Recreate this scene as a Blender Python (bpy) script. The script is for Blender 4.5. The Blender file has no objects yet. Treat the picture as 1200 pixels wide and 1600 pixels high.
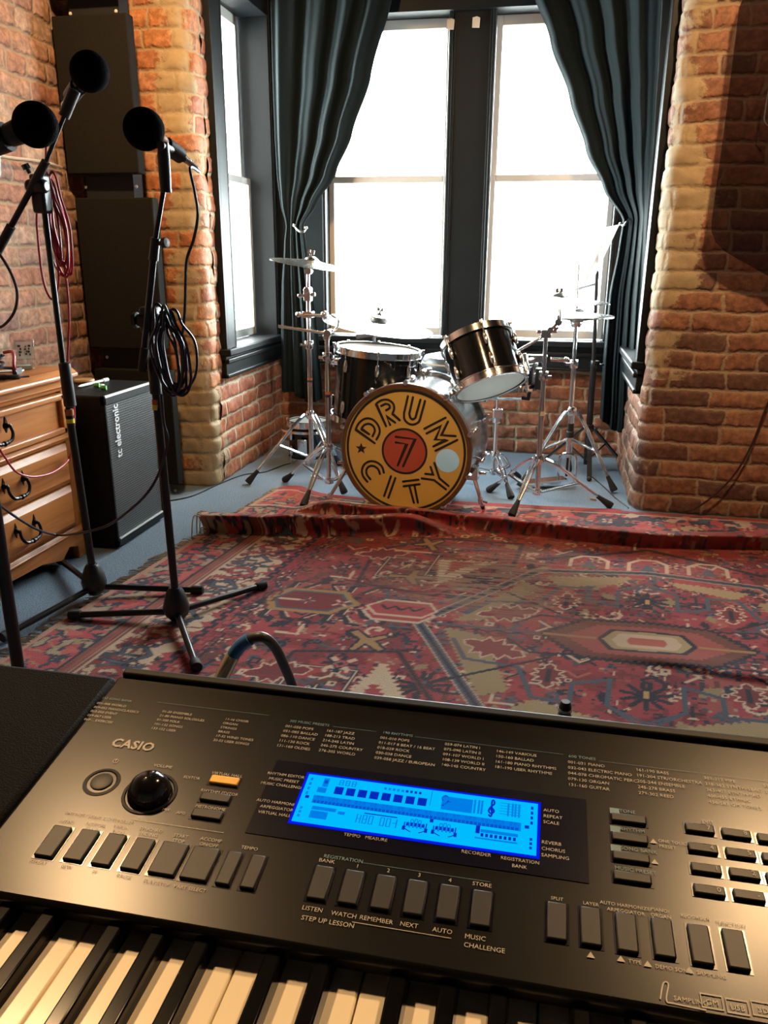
import bpy, bmesh, math, random
import numpy as np
from mathutils import Vector, Matrix, noise as mnoise
random.seed(7); rng = np.random.default_rng(11)
C = bpy.context.scene.collection
SC = bpy.context.scene
PI = math.pi
def R(d): return math.radians(d)
V = Vector

# ------------------------------------------------------------------ camera
CAM = V((0, 0, 1.15)); FPX = 1250.0
_y, _p, _r = R(11.2), R(17.75), R(0.4)
FW = V((-math.sin(_y)*math.cos(_p), math.cos(_y)*math.cos(_p), -math.sin(_p)))
_rt = V((math.cos(_y), math.sin(_y), 0)); _up = _rt.cross(FW)
RT = math.cos(_r)*_rt + math.sin(_r)*_up; UP = -math.sin(_r)*_rt + math.cos(_r)*_up
cam = bpy.data.cameras.new('camera'); camo = bpy.data.objects.new('camera', cam); C.objects.link(camo)
camo.matrix_world = Matrix(((RT.x, UP.x, -FW.x, CAM.x), (RT.y, UP.y, -FW.y, CAM.y), (RT.z, UP.z, -FW.z, CAM.z), (0, 0, 0, 1)))
cam.sensor_width = 36; cam.lens = FPX/1600*36; cam.clip_start = 0.02; cam.clip_end = 200
SC.camera = camo
# measured points: a sight line of the photograph met with a plane of the room
def ray(x, y): return FW + RT*((x-600)/FPX) - UP*((y-800)/FPX)
def onz(x, y, z=0.0): d = ray(x, y); return CAM + d*((z-CAM.z)/d.z)
def ony(x, y, Y): d = ray(x, y); return CAM + d*((Y-CAM.y)/d.y)
def onx(x, y, X): d = ray(x, y); return CAM + d*((X-CAM.x)/d.x)

# ------------------------------------------------------------------ light
W = bpy.data.worlds.new('sky'); SC.world = W; W.use_nodes = True
bg = W.node_tree.nodes['Background']; bg.inputs[0].default_value = (0.90, 0.97, 1.0, 1); bg.inputs[1].default_value = 58.0
def portal(name, loc, rot, sx, sy):
    l = bpy.data.lights.new(name, 'AREA'); l.shape = 'RECTANGLE'; l.size = sx; l.size_y = sy; l.cycles.is_portal = True
    o = bpy.data.objects.new(name, l); C.objects.link(o); o.location = loc; o.rotation_euler = rot; return o
portal('daylight_back_window', (-0.49, 5.12, 1.54), (R(-90), 0, 0), 1.9, 1.75)
portal('daylight_left_window', (-1.86, 4.41, 1.54), (0, R(-90), 0), 1.75, 0.75)
portal('daylight_right_window', (0.70, 4.41, 1.54), (0, R(90), 0), 1.75, 0.75)
def lamp(name, loc, power, col, size, target, spread):
    l = bpy.data.lights.new(name, 'AREA'); l.shape = 'DISK'; l.size = size; l.energy = power; l.color = col; l.spread = R(spread)
    o = bpy.data.objects.new(name, l); C.objects.link(o); o.location = loc
    o.rotation_euler = (V(target)-V(loc)).to_track_quat('-Z', 'Y').to_euler(); return o
WARM = (1.0, 0.62, 0.30)
lamp('ceiling_or_fill_spot', (-1.33, 1.38, 2.8), 4.2, WARM, 0.16, (-0.20, 0.25, 0.78), 55)
lamp('ceiling_or_fill_spot', (0.80, 1.72, 2.8), 3.4, WARM, 0.16, (0.12, 0.30, 0.78), 50)
lamp('ceiling_or_fill_spot', (-1.25, 2.35, 2.9), 15, WARM, 0.16, (-1.75, 3.74, 1.7), 95)
lamp('ceiling_or_fill_spot', (0.75, 2.25, 2.9), 15, WARM, 0.16, (0.80, 3.80, 1.35), 95)
lamp('ceiling_or_fill_spot', (-0.35, 1.30, 2.9), 1.8, WARM, 0.16, (-0.50, 3.45, 0.52), 30)  # added warm fill that brightens the front of the bass drum
SC.view_settings.view_transform = 'Standard'; SC.view_settings.look = 'None'
SC.view_settings.exposure = 0.0; SC.view_settings.gamma = 1.0; SC.view_settings.use_curve_mapping = False
SC.cycles.max_bounces = 8; SC.cycles.diffuse_bounces = 4; SC.cycles.glossy_bounces = 4; SC.cycles.transparent_max_bounces = 12
SC.cycles.sample_clamp_indirect = 6.0; SC.cycles.caustics_reflective = False; SC.cycles.caustics_refractive = False

# ------------------------------------------------------------------ materials
class NT:
    def __init__(s, name):
        s.m = bpy.data.materials.new(name); s.m.use_nodes = True; s.t = s.m.node_tree
        s.b = s.t.nodes['Principled BSDF']; s.out = s.t.nodes['Material Output']
    def n(s, typ, ins=None, **props):
        k = s.t.nodes.new(typ)
        for a, v in props.items(): setattr(k, a, v)
        for i, v in (ins or {}).items(): s.set(k.inputs[i], v)
        return k
    def set(s, sock, v):
        if isinstance(v, bpy.types.NodeSocket): s.t.links.new(v, sock)
        elif isinstance(v, bpy.types.Node): s.t.links.new(v.outputs[0], sock)
        else: sock.default_value = v
    def math(s, op, a, b=0.0, c=0.0, clamp=False):
        return s.n('ShaderNodeMath', {0: a, 1: b, 2: c}, operation=op, use_clamp=clamp).outputs[0]
    def mix(s, f, a, b, mode='MIX'):
        k = s.n('ShaderNodeMix', {0: f}, data_type='RGBA', blend_type=mode, clamp_factor=True)
        s.set(k.inputs[6], a); s.set(k.inputs[7], b); return k.outputs[2]
    def ramp(s, f, stops, interp='LINEAR'):
        k = s.n('ShaderNodeValToRGB', {0: f}); e = k.color_ramp.elements; k.color_ramp.interpolation = interp
        while len(e) < len(stops): e.new(0.5)
        for el, (p, c) in zip(e, stops): el.position = p; el.color = c4(c)
        return k.outputs[0]
    def noise(s, vec=None, scale=5.0, detail=2.0, rough=0.5):
        ins = {'Scale': scale, 'Detail': detail, 'Roughness': rough}
        if vec is not None: ins['Vector'] = vec
        return s.n('ShaderNodeTexNoise', ins).outputs[0]
    def obj(s): return s.n('ShaderNodeTexCoord').outputs['Object']
    def sstep(s, x, a, b):
        return s.n('ShaderNodeMapRange', {0: x, 1: a, 2: b}, interpolation_type='SMOOTHSTEP').outputs[0]
    def bump(s, h, dist=0.01, strength=1.0):
        k = s.n('ShaderNodeBump', {'Height': h, 'Distance': dist, 'Strength': strength}); s.set(s.b.inputs['Normal'], k.outputs[0])
def c4(c): return (c[0], c[1], c[2], 1.0)
def pm(name, col, rough=0.5, metal=0.0, var=0.0, vs=30, bump=0.0, bs=120, spec=0.5, coat=0.0, emis=None, estr=1.0, detail=3.0):
    t = NT(name); b = t.b
    b.inputs['Roughness'].default_value = rough; b.inputs['Metallic'].default_value = metal
    b.inputs['Specular IOR Level'].default_value = spec; b.inputs['Coat Weight'].default_value = coat
    if var > 0:
        f = t.noise(t.obj(), vs, detail)
        t.set(b.inputs['Base Color'], t.mix(f, c4([x*(1-var) for x in col]), c4([min(1, x*(1+var)) for x in col])))
    else: b.inputs['Base Color'].default_value = c4(col)
    if bump > 0: t.bump(t.noise(t.obj(), bs, 2), bump)
    if emis: b.inputs['Emission Color'].default_value = c4(emis); b.inputs['Emission Strength'].default_value = estr
    return t.m
def brick_mat(name, cols, mortar, patch, pamt, h=0.084, seed=0.0, blotch=0.5):
    t = NT(name)
    uv = t.n('ShaderNodeUVMap', uv_map='UVMap').outputs[0]
    tr = t.n('ShaderNodeVectorMath', {0: uv, 1: (seed*3.1, 0, 0)}, operation='ADD').outputs[0]
    n1 = t.n('ShaderNodeTexNoise', {'Vector': tr, 'Scale': 5.0, 'Detail': 3.0}).outputs[1]
    n1c = t.n('ShaderNodeVectorMath', {0: n1, 1: (0.5, 0.5, 0.5)}, operation='SUBTRACT').outputs[0]
    n1s = t.n('ShaderNodeVectorMath', {0: n1c, 1: (0.075, 0.034, 0)}, operation='MULTIPLY').outputs[0]
    n2 = t.n('ShaderNodeTexNoise', {'Vector': tr, 'Scale': 45.0, 'Detail': 2.0}).outputs[1]
    n2c = t.n('ShaderNodeVectorMath', {0: n2, 1: (0.5, 0.5, 0.5)}, operation='SUBTRACT').outputs[0]
    n2s = t.n('ShaderNodeVectorMath', {0: n2c, 1: (0.012, 0.012, 0)}, operation='MULTIPLY').outputs[0]
    p = t.n('ShaderNodeVectorMath', {0: tr, 1: n1s}, operation='ADD').outputs[0]
    p = t.n('ShaderNodeVectorMath', {0: p, 1: n2s}, operation='ADD').outputs[0]
    sx = t.n('ShaderNodeSeparateXYZ', {0: p}); u, v = sx.outputs[0], sx.outputs[1]
    vr = t.math('DIVIDE', v, h); row = t.math('FLOOR', vr); fv = t.math('SUBTRACT', vr, row)
    rr = t.n('ShaderNodeTexWhiteNoise', {'W': t.math('ADD', row, seed)}, noise_dimensions='1D').outputs[0]
    w = t.math('ADD', 0.135, t.math('MULTIPLY', t.math('GREATER_THAN', rr, 0.3), 0.115))
    ur = t.math('ADD', t.math('DIVIDE', u, w), t.math('MULTIPLY', rr, 7.3)); cell = t.math('FLOOR', ur); fu = t.math('SUBTRACT', ur, cell)
    du = t.math('MULTIPLY', t.math('MINIMUM', fu, t.math('SUBTRACT', 1.0, fu)), w)
    dv = t.math('MULTIPLY', t.math('MINIMUM', fv, t.math('SUBTRACT', 1.0, fv)), h)
    d = t.math('SMOOTH_MIN', du, dv, 0.012)
    nf = t.noise(tr, 30, 4, 0.65); nm = t.noise(tr, 110, 3); nl = t.noise(tr, 3.6, 4)
    d2 = t.math('ADD', d, t.math('MULTIPLY', t.math('SUBTRACT', nf, 0.5), 0.020))
    brick = t.sstep(d2, 0.0035, 0.0095)
    cv = t.n('ShaderNodeCombineXYZ', {0: cell, 1: row, 2: seed})
    rnd = t.n('ShaderNodeTexWhiteNoise', {'Vector': cv}, noise_dimensions='3D').outputs[0]
    bc = t.ramp(rnd, [(i/len(cols), c) for i, c in enumerate(cols)], 'CONSTANT')
    bc = t.mix(t.sstep(nf, 0.35, 0.7), t.mix(1.0, bc, (0.62, 0.60, 0.58, 1), 'MULTIPLY'), t.mix(1.0, bc, (1.22, 1.16, 1.1, 1), 'MULTIPLY'))
    mc = t.mix(nf, c4([x*0.7 for x in mortar]), c4([x*1.15 for x in mortar]))
    col = t.mix(brick, mc, bc)
    at = t.n('ShaderNodeAttribute', attribute_name='patch').outputs['Fac']
    pk = t.math('ADD', t.math('MULTIPLY', at, 0.42), t.math('ADD', t.math('MULTIPLY', nl, 0.74), t.math('MULTIPLY', t.math('SUBTRACT', rnd, 0.5), 0.20)))
    pk = t.math('ADD', pk, t.math('MULTIPLY', t.math('SUBTRACT', nf, 0.5), 0.35))
    pf = t.math('MULTIPLY', t.sstep(pk, 0.62, 0.72), pamt)
    pc = t.mix(nf, c4([x*0.72 for x in patch]), c4([x*1.12 for x in patch]))
    col = t.mix(pf, col, pc)
    t.set(t.b.inputs['Base Color'], col)
    t.b.inputs['Roughness'].default_value = 0.62; t.b.inputs['Specular IOR Level'].default_value = 0.35
    hgt = t.math('ADD', t.math('MULTIPLY', t.sstep(d2, 0.0, 0.016), 1.0), t.math('ADD', t.math('MULTIPLY', nf, 0.55), t.math('MULTIPLY', nm, 0.16)))
    t.bump(t.math('MULTIPLY', hgt, t.math('SUBTRACT', 1.0, t.math('MULTIPLY', pf, 0.5))), 0.0052)
    return t.m
M = {}
M['brick_left'] = brick_mat('brick_left', [(.47,.24,.155),(.52,.30,.20),(.42,.20,.13),(.55,.37,.27),(.48,.25,.165),(.40,.24,.19)], (.46,.32,.215), (.52,.44,.32), 0.8, seed=1.0)
M['brick_pier_left'] = brick_mat('brick_pier_left', [(.50,.195,.08),(.54,.225,.09),(.43,.155,.07),(.52,.24,.12),(.46,.18,.08)], (.47,.30,.16), (.47,.355,.20), 0.92, seed=2.0)
M['brick_alcove_left'] = brick_mat('brick_alcove_left', [(.46,.155,.075),(.52,.19,.085),(.40,.13,.07),(.50,.20,.10),(.44,.15,.08)], (.60,.50,.34), (.52,.44,.29), 0.8, seed=5.0)
M['brick_alcove'] = brick_mat('brick_alcove', [(.36,.135,.075),(.42,.16,.08),(.31,.115,.065),(.39,.155,.085)], (.44,.34,.22), (.40,.29,.18), 0.6, seed=3.0)
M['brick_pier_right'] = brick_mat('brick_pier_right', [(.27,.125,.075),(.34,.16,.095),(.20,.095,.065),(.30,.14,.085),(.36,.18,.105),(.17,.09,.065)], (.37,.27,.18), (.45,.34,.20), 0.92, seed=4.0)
M['plaster'] = pm('plaster', (.21,.175,.15), .9, var=.15, vs=3, bump=.002)
M['dark_ceiling'] = pm('dark_ceiling', (.035,.032,.030), .8, var=.15, vs=3)
def carpet():
    t = NT('carpet'); o = t.obj()
    f = t.noise(o, 190, 3, 0.75); g = t.noise(o, 3, 3)
    c = t.ramp(f, [(0.3, (.100,.145,.190)), (0.48, (.210,.285,.365)), (0.66, (.40,.475,.55))])
    t.set(t.b.inputs['Base Color'], t.mix(t.sstep(g, .2, .8), t.mix(1.0, c, (.86,.86,.86,1), 'MULTIPLY'), c)); t.b.inputs['Roughness'].default_value = .95
    t.b.inputs['Specular IOR Level'].default_value = .15; t.bump(t.noise(o, 420, 2), .004); return t.m
M['carpet'] = carpet()
def rugm():
    t = NT('rug_wool'); o = t.obj()
    a = t.n('ShaderNodeVertexColor', layer_name='dye').outputs[0]
    f = t.noise(o, 330, 2); g = t.noise(t.n('ShaderNodeVectorMath', {0: o, 1: (1.0, 9.0, 1.0)}, operation='MULTIPLY').outputs[0], 9, 4, .65)
    c = t.mix(f, t.mix(1.0, a, (.72,.72,.72,1), 'MULTIPLY'), t.mix(1.0, a, (1.18,1.18,1.18,1), 'MULTIPLY'))
    w = t.math('MULTIPLY', t.sstep(g, .60, .78), .38)
    t.set(t.b.inputs['Base Color'], t.mix(w, c, (.34,.25,.18,1))); t.b.inputs['Roughness'].default_value = .92
    t.b.inputs['Specular IOR Level'].default_value = .15; t.b.inputs['Sheen Weight'].default_value = .15
    t.bump(f, .003); return t.m
M['rug'] = rugm()
M['rug_fringe'] = pm('rug_fringe', (.50,.44,.34), .9, var=.25, vs=60)
def woodm(name, c1, c2, c3, axis=1, rough=.36, sc=1.0):
    t = NT(name); o = t.obj(); s = [26.0*sc]*3; s[axis] = 1.6*sc
    p = t.n('ShaderNodeVectorMath', {0: o, 1: tuple(s)}, operation='MULTIPLY').outputs[0]
    n = t.n('ShaderNodeTexNoise', {'Vector': p, 'Scale': 1.0, 'Detail': 5.0, 'Distortion': .8}).outputs[0]
    k = t.noise(o, 7*sc, 1)
    c = t.ramp(n, [(.28, c1), (.5, c2), (.75, c3)])
    t.set(t.b.inputs['Base Color'], t.mix(t.math('MULTIPLY', t.sstep(k, .72, .80), .6), c, c4([x*.35 for x in c1])))
    t.b.inputs['Roughness'].default_value = rough; t.b.inputs['Coat Weight'].default_value = .06; t.b.inputs['Coat Roughness'].default_value = .25; t.b.inputs['Specular IOR Level'].default_value = .3
    t.bump(n, .0012); return t.m
M['pine'] = woodm('pine', (.24,.075,.018), (.42,.145,.036), (.54,.21,.058))
M['pine_v'] = woodm('pine_upright', (.20,.062,.016), (.34,.118,.03), (.44,.165,.046), axis=2)
M['bronze'] = pm('dark_bronze', (.02,.016,.013), .32, .8, var=.3, vs=40)
M['black_paint'] = pm('black_paint', (.006,.0075,.008), .45, spec=.22, var=.25, vs=8, bump=.0007, bs=30)
M['white_paint'] = pm('white_paint', (.74,.71,.66), .5, var=.04, vs=6)
M['black_plastic'] = pm('black_plastic', (.012,.012,.012), .42, var=.15, vs=60)
M['black_metal'] = pm('black_metal', (.014,.014,.015), .30, .3, var=.15, vs=40)
M['rubber'] = pm('rubber', (.012,.012,.013), .7, var=.2, vs=50)
M['chrome'] = pm('chrome', (.82,.82,.83), .13, 1.0, var=.05, vs=14)
M['chrome_worn'] = pm('chrome_worn', (.70,.68,.66), .2, 1.0, var=.2, vs=9)
M['brass'] = pm('brass', (.72,.46,.16), .22, 1.0, var=.12, vs=20)
M['gold_plug'] = pm('gold_plug', (.86,.70,.46), .22, .8, var=.1, vs=60)
M['foam'] = pm('windscreen_foam', (.0035,.0035,.0035), 1.0, var=.4, vs=300, bump=.002, bs=260, spec=.03)
M['board_fabric'] = pm('board_fabric', (.017,.0155,.013), .95, var=.25, vs=150, bump=.001, bs=300, spec=.08)
M['board_back'] = pm('backing_board', (.006,.006,.006), .75, var=.2, vs=20)
M['amp_vinyl'] = pm('amp_vinyl', (.005,.005,.0055), .5, spec=.25, var=.2, vs=90, bump=.0015, bs=250)
M['silver_trim'] = pm('silver_trim', (.85,.86,.87), .4, .3, var=.06, vs=20)
M['white_print'] = pm('white_print', (.78,.79,.78), .5, var=.04, vs=30)
M['cable_black'] = pm('cable_black', (.012,.012,.016), .42, var=.1, vs=30)
M['cable_navy'] = pm('cable_navy', (.010,.012,.030), .4, var=.1, vs=30)
M['cable_red'] = pm('cable_red', (.46,.02,.035), .42, var=.12, vs=30)
M['cable_brown'] = pm('cable_brown', (.045,.014,.010), .45, var=.12, vs=30)
M['cable_grey'] = pm('cable_grey', (.045,.045,.05), .4, var=.1, vs=30)
M['blue_boot'] = pm('blue_boot', (.05,.20,.50), .35, var=.1, vs=40)
M['tape_orange'] = pm('tape_orange', (.45,.13,.03), .5, var=.15, vs=50)
M['tape_yellow'] = pm('tape_yellow', (.75,.68,.05), .5, var=.08, vs=50)
M['tape_navy'] = pm('tape_navy', (.012,.018,.09), .5, var=.1, vs=50)
M['tape_cream'] = pm('tape_cream', (.62,.5,.36), .6, var=.12, vs=50)
M['mic_ring'] = pm('mic_ring', (.42,.20,.14), .35, .5, var=.1, vs=60)
M['mic_grey'] = pm('mic_grey', (.016,.016,.016), .4, var=.15, vs=60)
M['nickel'] = pm('nickel', (.55,.53,.5), .25, 1.0, var=.1, vs=60)
def curtainm():
    t = NT('curtain_cloth'); b = t.b; o = t.obj()
    f = t.noise(o, 420, 2); c = t.mix(f, (.005,.009,.010,1), (.010,.017,.018,1))
    t.set(b.inputs['Base Color'], c); b.inputs['Roughness'].default_value = .8; b.inputs['Sheen Weight'].default_value = .03
    b.inputs['Sheen Tint'].default_value = (.35,.62,.62,1); b.inputs['Specular IOR Level'].default_value = .2
    tl = t.n('ShaderNodeBsdfTranslucent', {'Color': (.03,.10,.11,1)}); mx = t.n('ShaderNodeMixShader', {0: .06, 1: b.outputs[0], 2: tl.outputs[0]})
    t.set(t.out.inputs[0], mx.outputs[0]); t.bump(f, .0015); return t.m
M['curtain'] = curtainm()
def glassm(name, tint, refl=.08, rough=.02):
    t = NT(name); tr = t.n('ShaderNodeBsdfTransparent', {'Color': c4(tint)}); gl = t.n('ShaderNodeBsdfGlossy', {'Color': (1,1,1,1), 'Roughness': rough})
    lw = t.n('ShaderNodeLayerWeight', {'Blend': .25}); nz = t.noise(t.obj(), 3, 2)
    f = t.math('MULTIPLY', t.math('ADD', t.math('MULTIPLY', lw.outputs[0], .6), refl), t.math('ADD', .8, t.math('MULTIPLY', nz, .4)))
    mx = t.n('ShaderNodeMixShader', {0: f, 1: tr.outputs[0], 2: gl.outputs[0]}); t.set(t.out.inputs[0], mx.outputs[0]); t.t.nodes.remove(t.b); return t.m
M['glass'] = glassm('window_glass', (.97,.99,.98), .03)
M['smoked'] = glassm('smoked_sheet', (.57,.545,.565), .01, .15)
M['clear_plastic'] = glassm('clear_plastic', (.86,.90,.90), .10, .1)
def paperm(name, col, tr=.4):
    t = NT(name); nz = t.noise(t.obj(), 40, 2); c = t.mix(nz, c4([x*.96 for x in col]), c4(col)); t.set(t.b.inputs['Base Color'], c); t.b.inputs['Roughness'].default_value = .8
    tl = t.n('ShaderNodeBsdfTranslucent', {'Color': c}); mx = t.n('ShaderNodeMixShader', {0: tr, 1: t.b.outputs[0], 2: tl.outputs[0]}); t.set(t.out.inputs[0], mx.outputs[0]); return t.m
M['paper'] = paperm('paper', (.9,.9,.88), .75)
M['head_white'] = paperm('drum_head_white', (.82,.85,.82), .6)
M['rear_head'] = paperm('rear_head', (.70,.75,.68), .22)
M['tom_black'] = pm('tom_black_wrap', (.006,.007,.008), .12, var=.3, vs=5, coat=.15, spec=.4)
M['shell_silver'] = None
def shellm():
    t = NT('silver_wrap'); o = t.obj(); n = t.noise(t.n('ShaderNodeVectorMath', {0: o, 1: (12, 2, 12)}, operation='MULTIPLY').outputs[0], 2.5, 3)
    t.set(t.b.inputs['Base Color'], t.ramp(n, [(.3, (.28,.29,.30)), (.7, (.62,.63,.64))])); t.b.inputs['Metallic'].default_value = .9; t.b.inputs['Roughness'].default_value = .22; return t.m
M['shell_silver'] = shellm()
M['hoop_brown'] = pm('hoop_brown', (.10,.05,.022), .35, .2, var=.25, vs=14, coat=.3)
M['head_gold'] = pm('gold_head', (.58,.39,.10), .22, .2, var=.05, vs=6, spec=.6)
M['print_black'] = pm('print_black', (.014,.011,.009), .45, var=.1, vs=30)
M['print_red'] = pm('print_red', (.33,.062,.038), .4, var=.06, vs=20)
M['cymbal'] = pm('cymbal_bronze', (.66,.62,.52), .22, 1.0, var=.08, vs=7)
M['cymbal_silver'] = pm('cymbal_silver', (.78,.78,.76), .24, 1.0, var=.08, vs=7)
M['felt'] = pm('grey_felt', (.06,.065,.065), .9, var=.2, vs=80)
M['vinyl_seat'] = pm('vinyl_seat', (.055,.075,.085), .35, var=.15, vs=20, bump=.001)
M['pillow'] = pm('pillow_cloth', (.62,.66,.60), .9, var=.08, vs=20, bump=.003, bs=30)
M['kb_body'] = pm('keyboard_black', (.007,.007,.0065), .5, var=.15, vs=80, spec=.2)
M['kb_panel'] = pm('keyboard_panel', (.005,.0046,.0038), .27, .0, var=.12, vs=350, spec=.24)
M['kb_speaker'] = pm('speaker_grille', (.004,.004,.004), .8, var=.4, vs=400, bump=.0006, bs=700, spec=.12)
M['kb_button'] = pm('button_grey', (.017,.0155,.014), .45, var=.1, vs=200, spec=.3)
M['kb_yellow'] = pm('button_yellow', (.85,.44,.03), .4, var=.06, vs=90)
M['key_white'] = pm('key_ivory', (.88,.78,.60), .22, var=.03, vs=12, coat=.3)
M['key_black'] = pm('key_black', (.003,.003,.003), .16, var=.15, vs=60, spec=.16)
M['knob_gloss'] = pm('gloss_knob', (.006,.006,.006), .12, var=.1, vs=20, coat=.6)
M['kb_print'] = pm('panel_print', (.40,.37,.31), .5, var=.1, vs=200)
M['kb_print_blue'] = pm('panel_print_blue', (.10,.22,.26), .5, var=.1, vs=200)
M['lcd_bezel'] = pm('display_bezel', (.002,.002,.010), .18, var=.1, vs=60)
M['lcd'] = pm('display_backlight', (.0,.004,.01), 1.0, spec=0.0, emis=(.0,.50,1.0), estr=1.0, var=.1, vs=20)
M['lcd_edge'] = pm('display_edge', (.0,.0,.01), 1.0, spec=0.0, emis=(.0,.012,.85), estr=.9, var=.1, vs=20)
M['lcd_dark'] = pm('display_segment', (.0,.0,.01), 1.0, spec=0.0, emis=(.0,.03,.60), estr=.8, var=.1, vs=20)
M['lcd_mid'] = pm('display_segment_faint', (.0,.0,.01), 1.0, spec=0.0, emis=(.0,.24,.92), estr=.85, var=.1, vs=20)
M['bark'] = pm('tree_bark', (.040,.034,.011), .9, var=.3, vs=6)
M['ground'] = pm('street_ground', (.45,.45,.43), .9, var=.1, vs=1)
M['green_plug'] = pm('green_foam', (.10,.42,.10), .6, var=.1, vs=60)
M['wood_disc'] = pm('pale_wood', (.40,.24,.09), .5, var=.15, vs=30)
M['label_dark'] = pm('label_dark', (.05,.05,.06), .6, var=.1, vs=60)
M['red_plastic'] = pm('red_plastic', (.40,.03,.04), .4, var=.1, vs=60)
M['pale_green'] = pm('pale_green_plastic', (.55,.66,.56), .4, var=.1, vs=40)

# ------------------------------------------------------------------ mesh helpers
def frame(d, xd=None):
    d = V(d).normalized(); a = V(xd) if xd is not None else (V((0, 0, 1)) if abs(d.z) < .9 else V((1, 0, 0)))
    x = (a - d*a.dot(d)).normalized(); return x, d.cross(x), d
def catmull(P, n=8, closed=False):
    P = [V(p) for p in P]; out = []; N = len(P); rng_ = range(N if closed else N-1)
    for i in rng_:
        if closed: p0, p1, p2, p3 = P[i-1], P[i], P[(i+1) % N], P[(i+2) % N]
        else: p0, p1, p2, p3 = P[max(i-1, 0)], P[i], P[i+1], P[min(i+2, N-1)]
        for k in range(n):
            t = k/n; out.append(.5*((2*p1)+(p2-p0)*t+(2*p0-5*p1+4*p2-p3)*t*t+(3*p1-p0-3*p2+p3)*t*t*t))
    if not closed: out.append(P[-1])
    return out
class MB:
    def __init__(s): s.v = []; s.f = []
    def add(s, vs, fs):
        o = len(s.v); s.v += [V(v) for v in vs]; s.f += [tuple(i+o for i in f) for f in fs]; return s
    def box(s, c, size, ax=None):
        c = V(c); X, Y, Z = ax or (V((1,0,0)), V((0,1,0)), V((0,0,1))); h = [k/2 for k in size]
        vs = [c+X*(a*h[0])+Y*(b*h[1])+Z*(g*h[2]) for a in (-1,1) for b in (-1,1) for g in (-1,1)]
        return s.add(vs, [(0,1,3,2),(4,6,7,5),(0,4,5,1),(2,3,7,6),(0,2,6,4),(1,5,7,3)])
    def bb(s, a, b): return s.box([(p+q)/2 for p, q in zip(a, b)], [abs(q-p) for p, q in zip(a, b)])
    def tube(s, pts, r, seg=10, closed=False, caps=True):
        pts = [V(p) for p in pts]; N = len(pts); rr = r if isinstance(r, (list, tuple)) else [r]*N
        vs = []; fs = []; x = None
        for i in range(N):
            if closed: d = pts[(i+1) % N]-pts[i-1]
            else: d = pts[min(i+1, N-1)]-pts[max(i-1, 0)]
            if d.length < 1e-9: d = V((0, 0, 1))
            d.normalize()
            if x is None or (x-d*x.dot(d)).length < 1e-4: x = frame(d)[0]
            x = (x-d*x.dot(d)).normalized(); y = d.cross(x)
            vs += [pts[i]+(x*math.cos(2*PI*k/seg)+y*math.sin(2*PI*k/seg))*rr[i] for k in range(seg)]
        for i in range(N if closed else N-1):
            j = (i+1) % N
            for k in range(seg): fs.append((i*seg+k, i*seg+(k+1) % seg, j*seg+(k+1) % seg, j*seg+k))
        if caps and not closed:
            fs.append(tuple(range(seg))[::-1]); fs.append(tuple((N-1)*seg+k for k in range(seg)))
        return s.add(vs, fs)
    def cyl(s, a, b, r, r1=None, seg=18): return s.tube([a, b], [r, r if r1 is None else r1], seg)
    def lathe(s, prof, o, d=(0,0,1), seg=36, xd=None, a0=0, a1=2*PI):
        x, y, z = frame(d, xd); o = V(o); n = len(prof); full = abs(a1-a0-2*PI) < 1e-6; K = seg if full else seg+1
        vs = []
        for k in range(K):
            a = a0+(a1-a0)*k/seg; e = x*math.cos(a)+y*math.sin(a)
            vs += [o+e*r+z*h for r, h in prof]
        fs = []
        for k in range(seg):
            k2 = (k+1) % K
            for i in range(n-1): fs.append((k*n+i, k2*n+i, k2*n+i+1, k*n+i+1))
        s.add(vs, fs); return s
    def ball(s, c, r, d=(0,0,1), sx=1.0, seg=24, n=12):
        return s.lathe([(max(r*math.sin(PI*i/n), 1e-5), -r*sx*math.cos(PI*i/n)) for i in range(n+1)], c, d, seg)
    def prism(s, poly, o, X, Y, D):
        o, X, Y, D = V(o), V(X), V(Y), V(D); n = len(poly)
        a = [o+X*p[0]+Y*p[1] for p in poly]; b = [q+D for q in a]
        return s.add(a+b, [tuple(range(n))[::-1], tuple(range(n, 2*n))]+[(i, (i+1) % n, n+(i+1) % n, n+i) for i in range(n)])
    def quad(s, a, b, c, d): return s.add([a, b, c, d], [(0,1,2,3)])
    def ribbon(s, pts, w, nrm, closed=False):
        pts = [V(p) for p in pts]; nrm = V(nrm).normalized(); N = len(pts); L = []
        for i in range(N):
            if closed: d = pts[(i+1) % N]-pts[i-1]
            else: d = pts[min(i+1, N-1)]-pts[max(i-1, 0)]
            t = nrm.cross(d).normalized()
            if 0 < i < N-1 or closed:
                d1 = (pts[i]-pts[i-1]).normalized(); d2 = (pts[(i+1) % N]-pts[i]).normalized(); k = max(.45, math.sqrt(max(0, (1+d1.dot(d2))/2)))
                L.append((pts[i]+t*w/2/k, pts[i]-t*w/2/k))
            else: L.append((pts[i]+t*w/2, pts[i]-t*w/2))
        vs = [q for p in L for q in p]; fs = []
        for i in range(N if closed else N-1):
            j = (i+1) % N; fs.append((2*i, 2*i+1, 2*j+1, 2*j))
        return s.add(vs, fs)
    def build(s, name, mat, parent=None, sharp=38, bevel=0, thick=0):
        base = WO.get(parent.name, V((0, 0, 0))) if parent is not None else V((0, 0, 0))
        org = base
        me = bpy.data.meshes.new(name); me.from_pydata([tuple(v-org) for v in s.v], [], s.f)
        bm = bmesh.new(); bm.from_mesh(me); bmesh.ops.recalc_face_normals(bm, faces=bm.faces[:]); bm.to_mesh(me); bm.free()
        for p in me.polygons: p.use_smooth = True
        me.set_sharp_from_angle(angle=R(sharp)); me.materials.append(mat)
        o = bpy.data.objects.new(name, me); C.objects.link(o)
        if parent is not None: o.parent = parent
        WO[o.name] = org
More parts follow.
